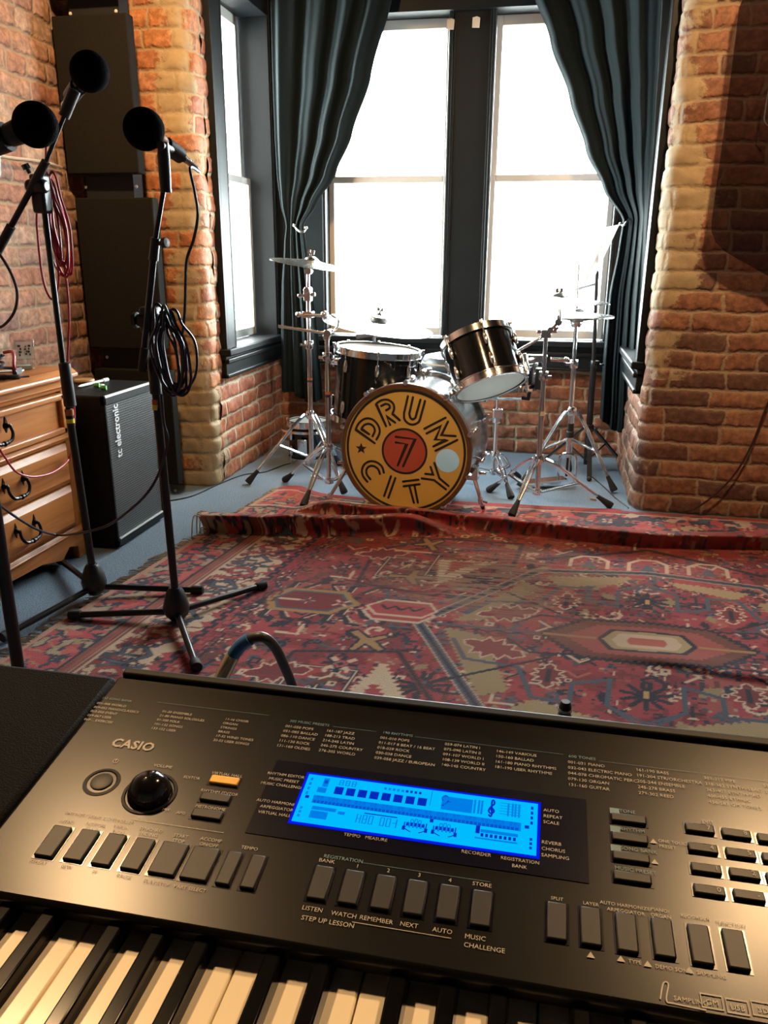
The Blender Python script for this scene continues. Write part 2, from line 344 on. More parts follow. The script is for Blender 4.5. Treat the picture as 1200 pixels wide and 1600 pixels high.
        if thick: m = o.modifiers.new('thickness', 'SOLIDIFY'); m.thickness = thick; m.offset = 0
        if bevel: m = o.modifiers.new('bevel', 'BEVEL'); m.width = bevel; m.segments = 2; m.limit_method = 'ANGLE'; m.angle_limit = R(50)
        return o
WO = {}
def tag(o, label, cat, group=None, kind=None):
    if label: o['label'] = label
    if cat: o['category'] = cat
    if group: o['group'] = group
    if kind: o['kind'] = kind
    return o
def thing(name, loc, label, cat, group=None):
    o = bpy.data.objects.new(name, None); C.objects.link(o); o.location = loc; o.empty_display_size = .05; WO[o.name] = V(loc); return tag(o, label, cat, group)
def struct(name, mb, mat, parent=None, **k):
    o = mb.build(name, mat, parent, **k)
    if parent is None: o['kind'] = 'structure'
    return o
def structroot(name, loc=(0,0,0)):
    o = bpy.data.objects.new(name, None); C.objects.link(o); o.location = loc; WO[o.name] = V(loc); o['kind'] = 'structure'; return o
def solo(name, mb, mat, label, cat, group=None, **k): return tag(mb.build(name, mat, None, **k), label, cat, group)

# ------------------------------------------------------------------ room shell
XL, XA, XB, YF, YB, YR, CZ = -2.20, -1.63, 0.448, 3.74, 4.87, 3.80, 3.0
struct('floor', MB().bb((-2.4,-2.8,-.1), (2.9,5.2,0)), M['carpet'])
struct('ceiling', MB().bb((-2.4,-2.8,CZ), (2.9,5.2,CZ+.1)), M['dark_ceiling'])
struct('wall_rear', MB().bb((-2.4,-2.8,0), (2.9,-2.6,CZ)), M['plaster'])
struct('wall_right', MB().bb((2.6,-2.6,0), (2.8,3.9,CZ)), M['plaster'])
def arc(cx, cy, r, a0, a1, n=8): return [(cx+r*math.cos(R(a0+(a1-a0)*i/n)), cy+r*math.sin(R(a0+(a1-a0)*i/n))) for i in range(n+1)]
def brick_wall(name, path, mat, holes=(), fine=None, patches=(), h=.084, depth=.006, seed=0):
    P = [V((p[0], p[1], 0)) for p in path]; S = [0.0]
    for a, b in zip(P, P[1:]): S.append(S[-1]+(b-a).length)
    L = S[-1]; f0, f1 = fine or (0, L); ss = []; s = 0.0
    while s < L-1e-6: ss.append(s); s += .016 if f0 <= s <= f1 else .12
    ss.append(L); extra = [q for hh in holes for q in hh[:2]]; ss = sorted(set(ss+extra))
    zs = sorted(set([i*.014 for i in range(int(CZ/.014)+1)]+[CZ]+[q for hh in holes for q in hh[2:]]))
    def at(s):
        for i in range(len(S)-1):
            if s <= S[i+1]+1e-9:
                t = (s-S[i])/(S[i+1]-S[i]); return P[i].lerp(P[i+1], max(0, min(1, t)))
        return P[-1]
    vs = []; uv = []; pa = []; ns, nz = len(ss), len(zs)
    for s in ss:
        p = at(s); d = (at(min(L, s+.03))-at(max(0, s-.03))).normalized(); nr = V((d.y, -d.x, 0))
        for z in zs:
            q = z/h; fz = q-math.floor(q); edge = min(fz, 1-fz)
            nn = mnoise.noise((s*7+seed*9, z*7, seed)); n2 = mnoise.noise((s*21, z*21+seed*5, 3.0)); bl = mnoise.cell((math.floor(s/.2+.5*(math.floor(q) % 2)), math.floor(q), seed))
            dsp = depth*(min(edge*5, 1)-.8)+.010*nn+.007*n2+.004*(bl-.5)
            vs.append(V((p.x+nr.x*dsp, p.y+nr.y*dsp, z))); uv.append((s, z))
            w = 0.0
            for (c, wd, am, z0, z1) in patches: w += am*math.exp(-((s-c)/wd)**2)*(1 if z0 <= z <= z1 else 0)
            pa.append(min(1.0, w))
    fs = []
    for i in range(ns-1):
        for j in range(nz-1):
            sm, zm = (ss[i]+ss[i+1])/2, (zs[j]+zs[j+1])/2
            if any(a < sm < b and c < zm < d for a, b, c, d in holes): continue
            fs.append((i*nz+j, (i+1)*nz+j, (i+1)*nz+j+1, i*nz+j+1))
    me = bpy.data.meshes.new(name); me.from_pydata([tuple(v) for v in vs], [], fs)
    ul = me.uv_layers.new(name='UVMap'); li = np.zeros(len(me.loops), dtype=np.int32); me.loops.foreach_get('vertex_index', li)
    ul.data.foreach_set('uv', np.array(uv, dtype=np.float32)[li].ravel())
    at_ = me.attributes.new('patch', 'FLOAT', 'POINT'); at_.data.foreach_set('value', np.array(pa, dtype=np.float32))
    for p in me.polygons: p.use_smooth = True
    me.materials.append(mat); o = bpy.data.objects.new(name, me); C.objects.link(o); o['kind'] = 'structure'; WO[name] = V((0,0,0))
    return o
brick_wall('wall_left', [(XL,-2.6),(XL,YF+.02)], M['brick_left'], fine=(4.3,6.4), seed=1)
YC = YF+.075+.06
pl = [(XL-.05,YF)]+arc(XA-.075, YF+.075, .075, -90, 0)+[(XA,YC+.004),(XA-.03,YC+.03),(XA-.09,YC+.035)]
brick_wall('wall_front_left', pl, M['brick_pier_left'], patches=[(.55,.12,1.0,0,3.0),(.60,.35,.30,0,.5)], seed=2)
brick_wall('wall_alcove_left', [(XA,YC-.004),(XA,YB+.02)], M['brick_alcove_left'], holes=[(4.0-YC+.004,4.80-YC+.004,.66,2.46)], patches=[(.0,.12,.35,0,3.0),(.5,.6,.22,0,.22)], seed=5)
struct('wall_leak_backing', MB().bb((-2.5,YF+.085,0), (XA-.022,3.995,CZ)).bb((XA-.30,3.995,0), (XA-.022,YB+.2,.615)), M['plaster'])  # unseen backing added to stop daylight leaking through the brick wall seam
brick_wall('wall_back', [(XA-.02,YB),(XB+.02,YB)], M['brick_alcove'], holes=[(.22,2.10,.60,2.50)], seed=3)
pr_ = [(XB,YB+.02)]+arc(XB+.07, YR+.07, .07, 180, 270)+[(2.62,YR-.03)]
lr = YB+.02-(YR+.07); hr = lambda y: (YB+.02-y)
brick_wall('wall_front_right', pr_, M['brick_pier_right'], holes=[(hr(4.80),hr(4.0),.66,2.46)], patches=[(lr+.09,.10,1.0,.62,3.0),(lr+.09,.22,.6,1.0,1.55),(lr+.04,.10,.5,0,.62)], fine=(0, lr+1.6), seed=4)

# windows: openings filled with black painted trim and white sashes with their panes
def sash(parent, nm, o, X, Yv, w, z0, z1, st, bot, top, th=.035):
    o, X, Yv = V(o), V(X), V(Yv); Z = V((0,0,1)); m = MB()
    def b(u0, u1, a, c): m.box(o+X*((u0+u1)/2)+Z*((a+c)/2), (u1-u0, th, c-a), (X, Yv, Z))
    b(0, st, z0, z1); b(w-st, w, z0, z1); b(st, w-st, z0, z0+bot); b(st, w-st, z1-top, z1)
    s_ = m.build(nm, M['white_paint'], parent, bevel=.003)
    MB().box(o+X*(w/2)+Z*((z0+z1)/2), (w-2*st+.01, .004, z1-z0-bot-top+.01), (X, Yv, Z)).build('pane', M['glass'], s_)
def window(name, o, X, Yv, w, z0, z1, zm):
    """o: inner lower corner at z=0; X along the opening; Yv pointing outdoors"""
    r = structroot(name, V(o)); o = V(o); Yv = V(Yv)
    sash(r, 'lower_sash', o+Yv*.0, X, Yv, w, z0, zm+.018, .032, .045, .036)
    sash(r, 'upper_sash', o+Yv*.04, X, Yv, w, zm-.018, z1, .034, .036, .05)
    return r
YS = 4.92
window('window_1', (-1.315,YS,0), (1,0,0), (0,1,0), .705, .695, 2.39, 1.572)
window('window_2', (-.375,YS,0), (1,0,0), (0,1,0), .690, .695, 2.39, 1.572)
window('window_3', (-1.755,4.085,0), (0,1,0), (-1,0,0), .65, .695, 2.39, 1.55)
window('window_4', (.583,4.085,0), (0,1,0), (1,0,0), .65, .695, 2.39, 1.55)
m = MB()   # black trim of the pair of windows at the back
m.bb((-1.41,4.80,2.39), (.43,5.02,2.55)).bb((-1.43,4.78,2.51), (.45,4.86,2.55))
for a, b in ((-1.625,-1.315),(.315,.44)): m.bb((a,4.82,.66), (b,5.02,2.40))
m.bb((-.61,4.83,.66), (-.375,5.02,2.40))
for x in (-.607,-.378): m.cyl((x,4.832,.70), (x,4.832,2.39), .013, seg=10)
for x in (-.590,-.395): m.cyl((x,4.830,.70), (x,4.830,2.39), .006, seg=8)
for x in (-1.325,.325): m.cyl((x,4.82,.70), (x,4.82,2.39), .011, seg=10)
struct('trim_1', m, M['black_paint'])
m = MB().bb((-1.50,4.775,.655), (.475,5.02,.690)).bb((-1.46,4.815,.52), (.45,4.86,.657)).bb((-1.46,4.80,.600), (.45,4.86,.625)).bb((-1.46,4.805,.52), (.45,4.86,.535))
struct('trim_2', m, M['black_paint'], bevel=.006)
def side_trim(n1, n2, sx):
    # sx=+1: left side wall (room side is +X); -1: right side wall
    xf = XA if sx > 0 else XB
    def X(d): return xf+sx*d
    m = MB()
    for a, b in ((3.905,4.075),(4.745,4.845)):
        m.bb((X(-.16),a+.02 if a < 4.5 else a,.66), (X(.022),b,2.55))
        for k, d in ((a+.012,.030),(a+.045,.022),(a+.085,.018),(b-.02,.024)): m.bb((X(-.02),k,.69), (X(d),k+.018,2.55))
    m.bb((X(-.20),4.0,2.39), (X(.022),4.80,2.55)).bb((X(-.16),4.0,.62), (X(-.03),4.80,.672))
    struct(n1, m, M['black_paint'], bevel=.003)
    m = MB().bb((X(-.17),3.90,.655), (X(.055),4.845,.690)).bb((X(-.02),3.905,.54), (X(.026),4.845,.657)).bb((X(0),3.905,.615), (X(.042),4.845,.640)).bb((X(0),3.905,.54), (X(.036),4.845,.562))
    struct(n2, m, M['black_paint'], bevel=.006)
side_trim('trim_3', 'trim_4', 1)
side_trim('trim_5', 'trim_6', -1)
for k, (px, py) in enumerate(((704,38),(744,35))):
    p = ony(px, py, 4.818)
    mm = MB(); mm.prism([(-.020,-.024),(.018,-.026),(.021,.02),(.004,.027),(-.019,.022)], p, (1,0,0), (0,0,1), (0,-.006,0))
    solo('tape_scrap', mm, M['tape_cream'], ('torn cream tape scrap on the left edge of the black mullion', 'torn cream tape scrap on the right edge of the black mullion')[k], 'tape')

# ------------------------------------------------------------------ rug
RX0, RY0, RY1, CELL = -1.507, .95, 3.80, .005
def xl(y): return -1.507+.1113*(y-1.957)
RW = 2.98
nu, nv = int(RW/CELL)+1, int((RY1-RY0)/CELL)+1
U, Vv = np.meshgrid(np.arange(nu)*CELL, RY0+np.arange(nv)*CELL, indexing='xy')   # pattern coordinates: U across from the fringe, Vv along
COL = np.zeros((nv, nu, 3)); 
RED, DRED, NAVY, BLUE, CREAM, GOLD, BROWN, PINK, OLIVE = [np.array(c) for c in ((.290,.046,.050),(.160,.026,.030),(.020,.022,.034),(.060,.085,.115),(.47,.385,.265),(.30,.19,.075),(.115,.042,.030),(.36,.095,.075),(.25,.20,.10))]
def vnoise(x, y, seed=0):
    r = np.random.default_rng(seed); T = r.random((257, 257)); xi = np.floor(x).astype(int); yi = np.floor(y).astype(int); fx = x-xi; fy = y-yi
    fx = fx*fx*(3-2*fx); fy = fy*fy*(3-2*fy); xi %= 256; yi %= 256
    return (T[yi, xi]*(1-fx)+T[yi, xi+1]*fx)*(1-fy)+(T[yi+1, xi]*(1-fx)+T[yi+1, xi+1]*fx)*fy
def fbm(x, y, s, seed): return .6*vnoise(x*s, y*s, seed)+.28*vnoise(x*s*2.1, y*s*2.1, seed+1)+.12*vnoise(x*s*4.3, y*s*4.3, seed+2)
COL[:] = RED*.92
COL *= (.84+.34*vnoise(U*.6, Vv*9, 3))[..., None]
def win(x0, x1, y0, y1):
    i0, i1 = max(0, int(x0/CELL)-1), min(nu, int(x1/CELL)+2); j0, j1 = max(0, int((y0-RY0)/CELL)-1), min(nv, int((y1-RY0)/CELL)+2)
    return (slice(j0, j1), slice(i0, i1)) if i1 > i0 and j1 > j0 else None
def fill(poly, col):
    P = np.array(poly); w = win(P[:,0].min(), P[:,0].max(), P[:,1].min(), P[:,1].max())
    if w is None: return
    x, y = U[w], Vv[w]; ins = np.zeros(x.shape, bool)
    for (x1, y1), (x2, y2) in zip(P, np.roll(P, -1, 0)):
        c = (y1 > y) != (y2 > y); ins ^= c & (x < (x2-x1)*(y-y1)/((y2-y1) if y2 != y1 else 1e-9)+x1)
    COL[w][ins] = col
def line(pts, wd, col, closed=False):
    P = list(pts)+([pts[0]] if closed else [])
    for (x1, y1), (x2, y2) in zip(P, P[1:]):
        w = win(min(x1,x2)-wd, max(x1,x2)+wd, min(y1,y2)-wd, max(y1,y2)+wd)
        if w is None: continue
        x, y = U[w], Vv[w]; dx, dy = x2-x1, y2-y1; L = dx*dx+dy*dy+1e-12
        t = np.clip(((x-x1)*dx+(y-y1)*dy)/L, 0, 1); d = np.hypot(x-x1-t*dx, y-y1-t*dy); COL[w][d < wd/2] = col
def tf(pts, c, s=1, rot=0, mx=1, my=1):
    ca, sa = math.cos(rot), math.sin(rot); return [(c[0]+(p[0]*ca-p[1]*sa)*s*mx, c[1]+(p[0]*sa+p[1]*ca)*s*my) for p in pts]
def serr(pts, n=4, a=.012):
    out = []; P = list(pts)
    for (x1, y1), (x2, y2) in zip(P, P[1:]+[P[0]]):
        L = math.hypot(x2-x1, y2-y1); k = max(1, int(L/(.022*n/4))); nx, ny = (y2-y1)/L, -(x2-x1)/L
        for i in range(k):
            for t, o in ((0, 0), (.5, a)): q = (i+t)/k; out.append((x1+(x2-x1)*q+nx*o, y1+(y2-y1)*q+ny*o))
    return out
def rect(c, w, h): return [(c[0]-w/2,c[1]-h/2),(c[0]+w/2,c[1]-h/2),(c[0]+w/2,c[1]+h/2),(c[0]-w/2,c[1]+h/2)]
def diam(c, w, h): return [(c[0]-w,c[1]),(c[0],c[1]-h),(c[0]+w,c[1]),(c[0],c[1]+h)]
LEAF = [(0,-1),(.28,-.75),(.2,-.5),(.55,-.45),(.35,-.15),(.7,.0),(.4,.2),(.6,.45),(.25,.5),(.2,.8),(0,1),(-.2,.8),(-.25,.5),(-.6,.45),(-.4,.2),(-.7,0),(-.35,-.15),(-.55,-.45),(-.2,-.5),(-.28,-.75)]
def leaf(c, s, rot=0, out=CREAM, inn=DRED, core=NAVY):
    fill(tf(LEAF, c, s, rot), inn); line(tf(LEAF, c, s, rot), .006, out, True); line(tf([(0,-.5),(0,.45)], c, s, rot), .012, core)
def palm(c, s, rot=0, col=NAVY, core=CREAM):
    for a in range(-80, 261, 34): line(tf([(0,0),(math.cos(R(a))*1.0, math.sin(R(a))*1.0)], c, s, rot), .016, col)
    fill(tf(diam((0,0),.45,.6), c, s, rot), col); fill(tf(rect((0,-.1),.24,.55), c, s, rot), core)
def hook(c, s, rot=0, col=BLUE, mx=1): line(tf([(-1,-.6),(-.4,-.9),(.3,-.6),(.5,0),(.2,.5),(-.2,.35),(-.1,0)], c, s, rot, mx), .012, col)
def ros(c, s, a=CREAM, b=NAVY):
    for k in range(8): fill(tf(rect((.62,0),.5,.26), c, s, k*PI/4), a if k % 2 else b)
    fill(tf(diam((0,0),.4,.4), c, s), PINK); fill(tf(diam((0,0),.18,.18), c, s), NAVY)
def sq(c, s, a=CREAM, b=NAVY): fill(rect(c, s, s), a); fill(rect(c, s*.4, s*.4), b)
def cross(c, s, rot=0, col=NAVY):
    line(tf([(-1,0),(1,0)], c, s, rot), .011, col); line(tf([(0,-.8),(0,.8)], c, s, rot), .011, col); line(tf([(-.7,-.3),(-.7,.3)], c, s, rot), .008, CREAM)
def bird(c, s, rot=0, col=GOLD, out=NAVY):
    P = [(-1,.3),(-.3,.1),(-.1,-.7),(.2,-.8),(.15,-.1),(.9,-.3),(1,0),(.3,.3),(.5,.9),(.2,.9),(-.1,.4),(-.9,.7)]
    fill(tf(P, c, s, rot), col); line(tf(P, c, s, rot), .009, out, True)
def zig(x0, y0, x1, y1, n, a, wd, col):
    P = []; L = math.hypot(x1-x0, y1-y0); nx, ny = (y1-y0)/L, -(x1-x0)/L
    for i in range(n+1): t = i/n; o = a*(1 if i % 2 else -1); P.append((x0+(x1-x0)*t+nx*o, y0+(y1-y0)*t+ny*o))
    line(P, wd, col); return P
CX_, CY_ = 1.83, 2.36
# scattered small figures first, larger ones over them
Uq, Vq = np.floor(U/.0125)*.0125, np.floor(Vv/.0100)*.0100
g1, g2, g3 = fbm(Uq, Vq, 9, 101), fbm(Uq, Vq, 14, 131), vnoise(Uq*47, Vq*47, 161)
fld = U > .5
for cond, c in ((g2 > .60, DRED*1.15), (g2 < .36, PINK*.80), (np.abs(g1-.5) < .013, NAVY*1.5), (np.abs(g1-.415) < .006, BLUE*.9), (np.abs(g1-.60) < .010, BROWN), (np.abs(g2-.70) < .016, NAVY), (np.abs(g2-.33) < .008, CREAM*.62), ((g3 > .95), DRED*.7), ((g3 < .025), CREAM*.6)):
    COL[fld & cond] = c
r2 = random.Random(5)
for k in range(1700):
    c = (r2.uniform(.52, RW), r2.uniform(RY0, RY1)); z = r2.random(); rot = r2.choice((0, PI/2, PI/4, -PI/4, .3))
    if z < .22: sq(c, r2.uniform(.018,.030), [CREAM,BLUE,PINK][r2.randrange(3)], NAVY)
    elif z < .42: hook(c, r2.uniform(.025,.05), rot, [BLUE,NAVY,DRED,CREAM,BROWN][r2.randrange(5)], r2.choice((-1,1)))
    elif z < .56: ros(c, r2.uniform(.025,.042), CREAM if r2.random() < .5 else BLUE, NAVY)
    elif z < .72: cross(c, r2.uniform(.02,.04), rot, [NAVY,BLUE,DRED][r2.randrange(3)])
    elif z < .86: line(tf([(-1,.5),(0,-.5),(1,.5)], c, r2.uniform(.02,.045), rot), .010, [CREAM,NAVY,PINK,BLUE][r2.randrange(4)])
    else: fill(tf(LEAF, c, r2.uniform(.025,.05), rot), [DRED,BROWN,OLIVE,NAVY][r2.randrange(4)])
def medallion(cx, cy, big):
    def P(pts): return [(cx+a, cy+b) for a, b in pts]
    def oct_(a, b, k=.55): return P([(-a,0),(-a*k,b*.9),(0,b),(a*k,b*.9),(a,0),(a*k,-b*.9),(0,-b),(-a*k,-b*.9)])
    o1 = oct_(.72,.60); line(o1, .040, CREAM*.8, True); line(o1, .030, BLUE, True); line(o1, .012, NAVY, True)
    for mx in (-1,1):
        for my in (-1,1):
            q = lambda pts: [(cx+a*mx, cy+b*my) for a, b in pts]
            fill(serr(q([(.06,.54),(.36,.48),(.30,.40),(.10,.47)])), OLIVE*1.25); fill(serr(q([(.62,.03),(.44,.42),(.37,.38),(.50,.06)])), OLIVE*1.1)
            line(q([(.10,.26),(.20,.30),(.20,.40),(.30,.40),(.36,.24),(.52,.22),(.58,.10)]), .016, BLUE); line(q([(.10,.26),(.10,.40),(.0,.50)]), .014, BLUE)
            leaf((cx+.27*mx, cy+.27*my), .072, 0); 
            L = tf(LEAF, (cx+.45*mx, cy+.135*my), .105, PI/2-.35*mx*my); fill(L, DRED*1.2); line(L, .007, CREAM, True)
            line(q([(.18,.12),(.34,.14),(.42,.06)]), .011, NAVY); hook((cx+.40*mx, cy+.03*my), .035, 0, BLUE, mx)
            palm((cx+.60*mx, cy+.40*my), .075, PI if my < 0 else 0, NAVY, BLUE)
            line(q([(.28,.16),(.58,.38)]), .012, NAVY)
    for my in (-1,1):
        palm((cx, cy+.33*my), .068, 0 if my > 0 else PI, NAVY, GOLD*1.5); line([(cx-.1,cy+.40*my),(cx,cy+.47*my),(cx+.1,cy+.40*my)], .012, BLUE)
        cross((cx-.07, cy+.22*my), .03, 0, DRED); cross((cx+.07, cy+.22*my), .03, 0, DRED)
    c2 = serr(oct_(.33,.155,.62), 4, .014); fill(c2, BROWN*1.2); line(c2, .011, NAVY, True)
    fill(serr(oct_(.26,.115,.6), 4, .01), PINK*.8); fill(oct_(.15,.085,.75), NAVY); fill(oct_(.135,.072,.75), OLIVE*1.3); fill(oct_(.105,.055,.8), CREAM*.95); fill(oct_(.062,.030,.8), PINK)
    for mx in (-1,1): line(P([(.16*mx,0),(.31*mx,0)]), .016, GOLD); line(P([(.33*mx,0),(.66*mx,0)]), .014, BLUE); zig(cx+.36*mx, cy-.018, cx+.62*mx, cy-.018, 8, .008, .007, NAVY)
medallion(CX_, CY_, True)
# spandrel panels between the medallions: cream serrated triangles in navy frames
for mx in (-1, 1):
    for my in (-1, 1):
        q = lambda pts: [(CX_+a*mx, CY_+b*my) for a, b in pts]
        fr = q([(.50,.56),(.72,.22),(1.02,.28),(1.06,.62),(.84,.82),(.50,.82)]); line(fr, .022, DRED, True); line(fr, .012, NAVY, True)
        fill(serr(q([(.56,.60),(.74,.30),(.80,.58)]), 4, .014), CREAM); fill(serr(q([(.62,.58),(.73,.42),(.75,.57)])), RED)
        line(q([(.80,.62),(.80,.36),(.98,.36),(.98,.56),(.88,.56),(.88,.46)]), .018, NAVY); line(q([(.80,.62),(.80,.36),(.98,.36),(.98,.56),(.88,.56),(.88,.46)]), .008, CREAM)
        line(q([(.84,.64),(1.0,.64)]), .014, CREAM); line(q([(.62,.72),(.98,.72)]), .012, BLUE); leaf((CX_+.90*mx, CY_+.50*my), .03); 
        for k in range(5): sq((CX_+(.54+.07*k)*mx, CY_+.87*my), .036, CREAM if k % 2 else BROWN, NAVY if k % 2 else RED)
        for k in range(4): sq((CX_+1.11*mx, CY_+(.36+.07*k)*my), .036, CREAM if k % 2 else NAVY, NAVY if k % 2 else RED)
# fans above and below the medallion
for my in (-1, 1):
    q = lambda pts: [(CX_+a, CY_+b*my) for a, b in pts]
    line(q([(-.42,.66),(0,.86),(.42,.66)]), .022, NAVY)
    for x in (-.22,0,.22): line(q([(x-.07,.62),(x-.07,.70),(x-.03,.74),(x+.03,.74),(x+.07,.70),(x+.07,.62)]), .015, CREAM); fill(q([(x-.03,.62),(x,.70),(x+.03,.62)]), BLUE)
# side medallions with dark hooked edges
for sx in (-1, 1):
    c = (CX_+1.11*sx, 2.45)
    b0 = tf([(-1,0),(-.72,.8),(.55,.8),(.75,.35),(1.0,.0),(.75,-.35),(.55,-.8),(-.72,-.8)], c, .17, 0, -sx, .72)
    for (x, y) in b0[1:3]+b0[5:]:
        for d in (-.05,0,.05): line([(x+d,y),(x+d*1.6,y+(.055 if y > c[1] else -.055)),(x+d*1.6+.035,y+(.062 if y > c[1] else -.062))], .017, NAVY); line([(x+d+.012,y),(x+d*1.6+.012,y+(.04 if y > c[1] else -.04))], .006, CREAM)
    fill(serr(b0, 4, .016), NAVY); fill(tf(b0, (0,0)), GOLD); b1 = [((x-c[0])*.84+c[0], (y-c[1])*.80+c[1]) for x, y in b0]; fill(b1, BLUE); b2 = [((x-c[0])*.76+c[0], (y-c[1])*.70+c[1]) for x, y in b0]; fill(b2, DRED)
    ros((c[0]-.10*sx, c[1]), .038); ros((c[0]+.02*sx, c[1]), .03, BLUE, CREAM); line([(c[0]+.05*sx,c[1]),(c[0]+.12*sx,c[1])], .014, CREAM)
    line([(c[0]-.17*sx,c[1]),(c[0]-.26*sx,c[1]-.01)], .014, NAVY); line([(c[0]-.24*sx,c[1]-.14),(c[0]-.26*sx,c[1]),(c[0]-.22*sx,c[1]+.14)], .016, BLUE)
    for my in (-1,1):
        d = (CX_+.87*sx, 2.45+.30*my); bird((CX_+.84*sx, 2.45+.27*my), .085, .4*my, GOLD, NAVY); ros((CX_+.86*sx, 2.45-.42*my), .06); leaf((CX_+1.02*sx, 2.45+.50*my), .10, PI/2+.3, CREAM, DRED, BROWN)
        bird((CX_+.86*sx, 2.45+.66*my), .08, 2.4, GOLD*.9, NAVY); line(tf([(-1,.6),(0,-.6),(1,.6)], (CX_+1.08*sx, 2.45+.24*my), .045, .8), .013, CREAM); cross((CX_+1.12*sx, 2.45+.34*my), .06, .7, NAVY)
        P = tf([(-1,0),(-.6,.5),(.7,.5),(1,0),(.7,-.5),(-.6,-.5)], (CX_+.80*sx, 2.45+.02*my-.02), .12, 0); fill(P, RED*1.1); line(P, .012, CREAM, True); zig(CX_+.80*sx-.07, 2.45, CX_+.80*sx+.07, 2.45, 6, .014, .012, NAVY)
# end border by the fringe: dark strip, brown guard, cream ground with scrolls, stepped edge
n1 = fbm(U+.3, Vv, 17, 21); n2 = fbm(U, Vv+.7, 17, 41); n3 = fbm(U, Vv, 26, 61)
b = U < .43+.035*np.abs(((Vv/.075) % 1)*2-1)+.02*(np.floor(Vv/.0375) % 2)
cr = np.where((np.abs(n1-.5) < .045)[..., None], BROWN*1.3, CREAM*.92); cr = np.where((n2 > .62)[..., None], RED*.9, cr); cr = np.where((n2 > .70)[..., None], NAVY*1.3, cr); cr = np.where((n2 < .30)[..., None], BLUE*.8, cr); cr = np.where((np.abs(n2-.62) < .018)[..., None], NAVY, cr)
COL[b] = cr[b]
for k in range(22):
    yy = RY0+.07+k*.135; q = [(.29,yy-.05),(.36,yy-.06),(.41,yy),(.36,yy+.05),(.31,yy+.03),(.32,yy-.01),(.36,yy-.01)]
    line(q, .020, NAVY if k % 2 else BROWN); line(q, .012, BLUE if k % 2 else RED)
    leaf((.375, yy+.085), .035, 1.2, NAVY, RED*.8, CREAM); ros((.30, yy+.08), .03, RED, BROWN)
P = []
for k in range(int(2.9/.03)): yy = RY0+k*.03; P += [(.475+.016*(k % 2), yy), (.475+.016*(k % 2), yy+.03)]
line(P, .013, NAVY)
for o in (.03, .06, .09): line([(x+o, y) for x, y in P], .009, [DRED, NAVY, BROWN][int(o/.03)-1])
b = U < .262; COL[b] = (BROWN*1.5)*(.8+.5*vnoise(U*60, Vv*22, 9))[b][:, None]
line([(.262,RY0),(.262,RY1)], .008, CREAM*.85); line([(.228,RY0),(.228,RY1)], .006, PINK*.8); line([(.244,RY0),(.244,RY1)], .005, CREAM*.6)
b = U < .205; dk = np.where((n3 > .56)[..., None], RED*1.15, NAVY*1.6); dk = np.where((n3 < .36)[..., None], CREAM*.62, dk); dk = np.where((np.abs(n1-.40) < .03)[..., None], OLIVE, dk); dk = np.where((n1 > .68)[..., None], PINK, dk); COL[b] = dk[b]
line([(.205,RY0),(.205,RY1)], .01, NAVY); b = U < .022; COL[b] = np.array((.33,.20,.14))
# far border
dk2 = np.where((n3 > .55)[..., None], RED*1.2, NAVY*1.6); dk2 = np.where((n1 < .34)[..., None], CREAM*.8, dk2); dk2 = np.where((n2 > .64)[..., None], PINK, dk2); dk2 = np.where((n2 < .32)[..., None], BLUE, dk2)
b = (Vv > 3.44) & (U > .2); COL[b] = dk2[b]
line([(0,3.44),(RW,3.44)], .02, NAVY); line([(0,3.47),(RW,3.47)], .012, CREAM*.8); line([(0,3.72),(RW,3.72)], .015, CREAM*.7); b = Vv > 3.74; COL[b] = (RED*.9)
for k in range(30): ros((.15+k*.1, 3.60), .034, CREAM if k % 2 else GOLD, NAVY)
# worn, bleached patch across the middle
w = np.exp(-(((U-1.30)/.34)**2+((Vv-2.78)/.30)**2)); ws = vnoise(U*16, Vv*150, 71); wf = np.clip(w*1.3*(ws > .42)*(.45+.5*ws), 0, .8)
COL = COL*(1-wf[..., None])+np.array((.235,.185,.12))*wf[..., None]
wf = .40*np.clip(fbm(U, Vv, 3, 91)*2-1.05, 0, 1)[..., None]; COL = COL*(1-wf)+np.array((.22,.12,.085))*wf
# cloth: the rug lies flat but for two folds pushed up in front of the drums
X = xl(Vv)+U; Y = Vv.copy(); Z = np.full_like(X, .011)
far = np.clip((Vv-3.35)/.45, 0, 1); yb = 3.745+.04*np.clip((X+.3)/.8, 0, 1)-.05*np.exp(-((X+.80)/.22)**2)+.10*np.exp(-((X+1.22)/.10)**2); Y = Y+far*(yb-3.80)
X += .06*np.exp(-((Vv-3.13)/.05)**2)*np.exp(-(U/.6)**2)*-0.2
def fold(xc0, xc1, y_of_x, A, wf_, wb_, fade=.18):
    global Z, Y
    e = np.clip((X-xc0)/fade, 0, 1)*np.clip((xc1-X)/fade, 0, 1); e = e*e*(3-2*e)
    d = Y-y_of_x(X); g = np.where(d < 0, np.exp(-(np.abs(d)/wf_)**4), np.exp(-(d/wb_)**2)); Z += A*e*g*(.9+.2*vnoise(X*7, Y*0+.5, 5)); Y -= .060*e*(A/.07)*g**1.5*np.exp(-(np.maximum(d, 0)/.05)**2)
fold(-1.60, -.30, lambda x: 3.075+.17*(x+1.38)+.012*np.sin(x*9), .100, .034, .085, .22)
fold(-1.15, 1.5, lambda x: 3.425-.05*np.clip((x+.95)/.6, 0, 1)-.08*np.clip((x+.35)/.8, 0, 1)+.10*np.clip((x-.5)/.6, 0, 1), .072, .036, .085, .25)
fold(.15, 1.6, lambda x: 2.27-.05*x+.02*np.sin(x*6), .014, .05, .06, .3)
Z += .006*(fbm(X, Y, 3.2, 33)-.5)
inwall = (X > .40) & (Y > YR-.045); Y = np.where(inwall, YR-.045, Y)
me = bpy.data.meshes.new('persian_rug'); nvt = nu*nv
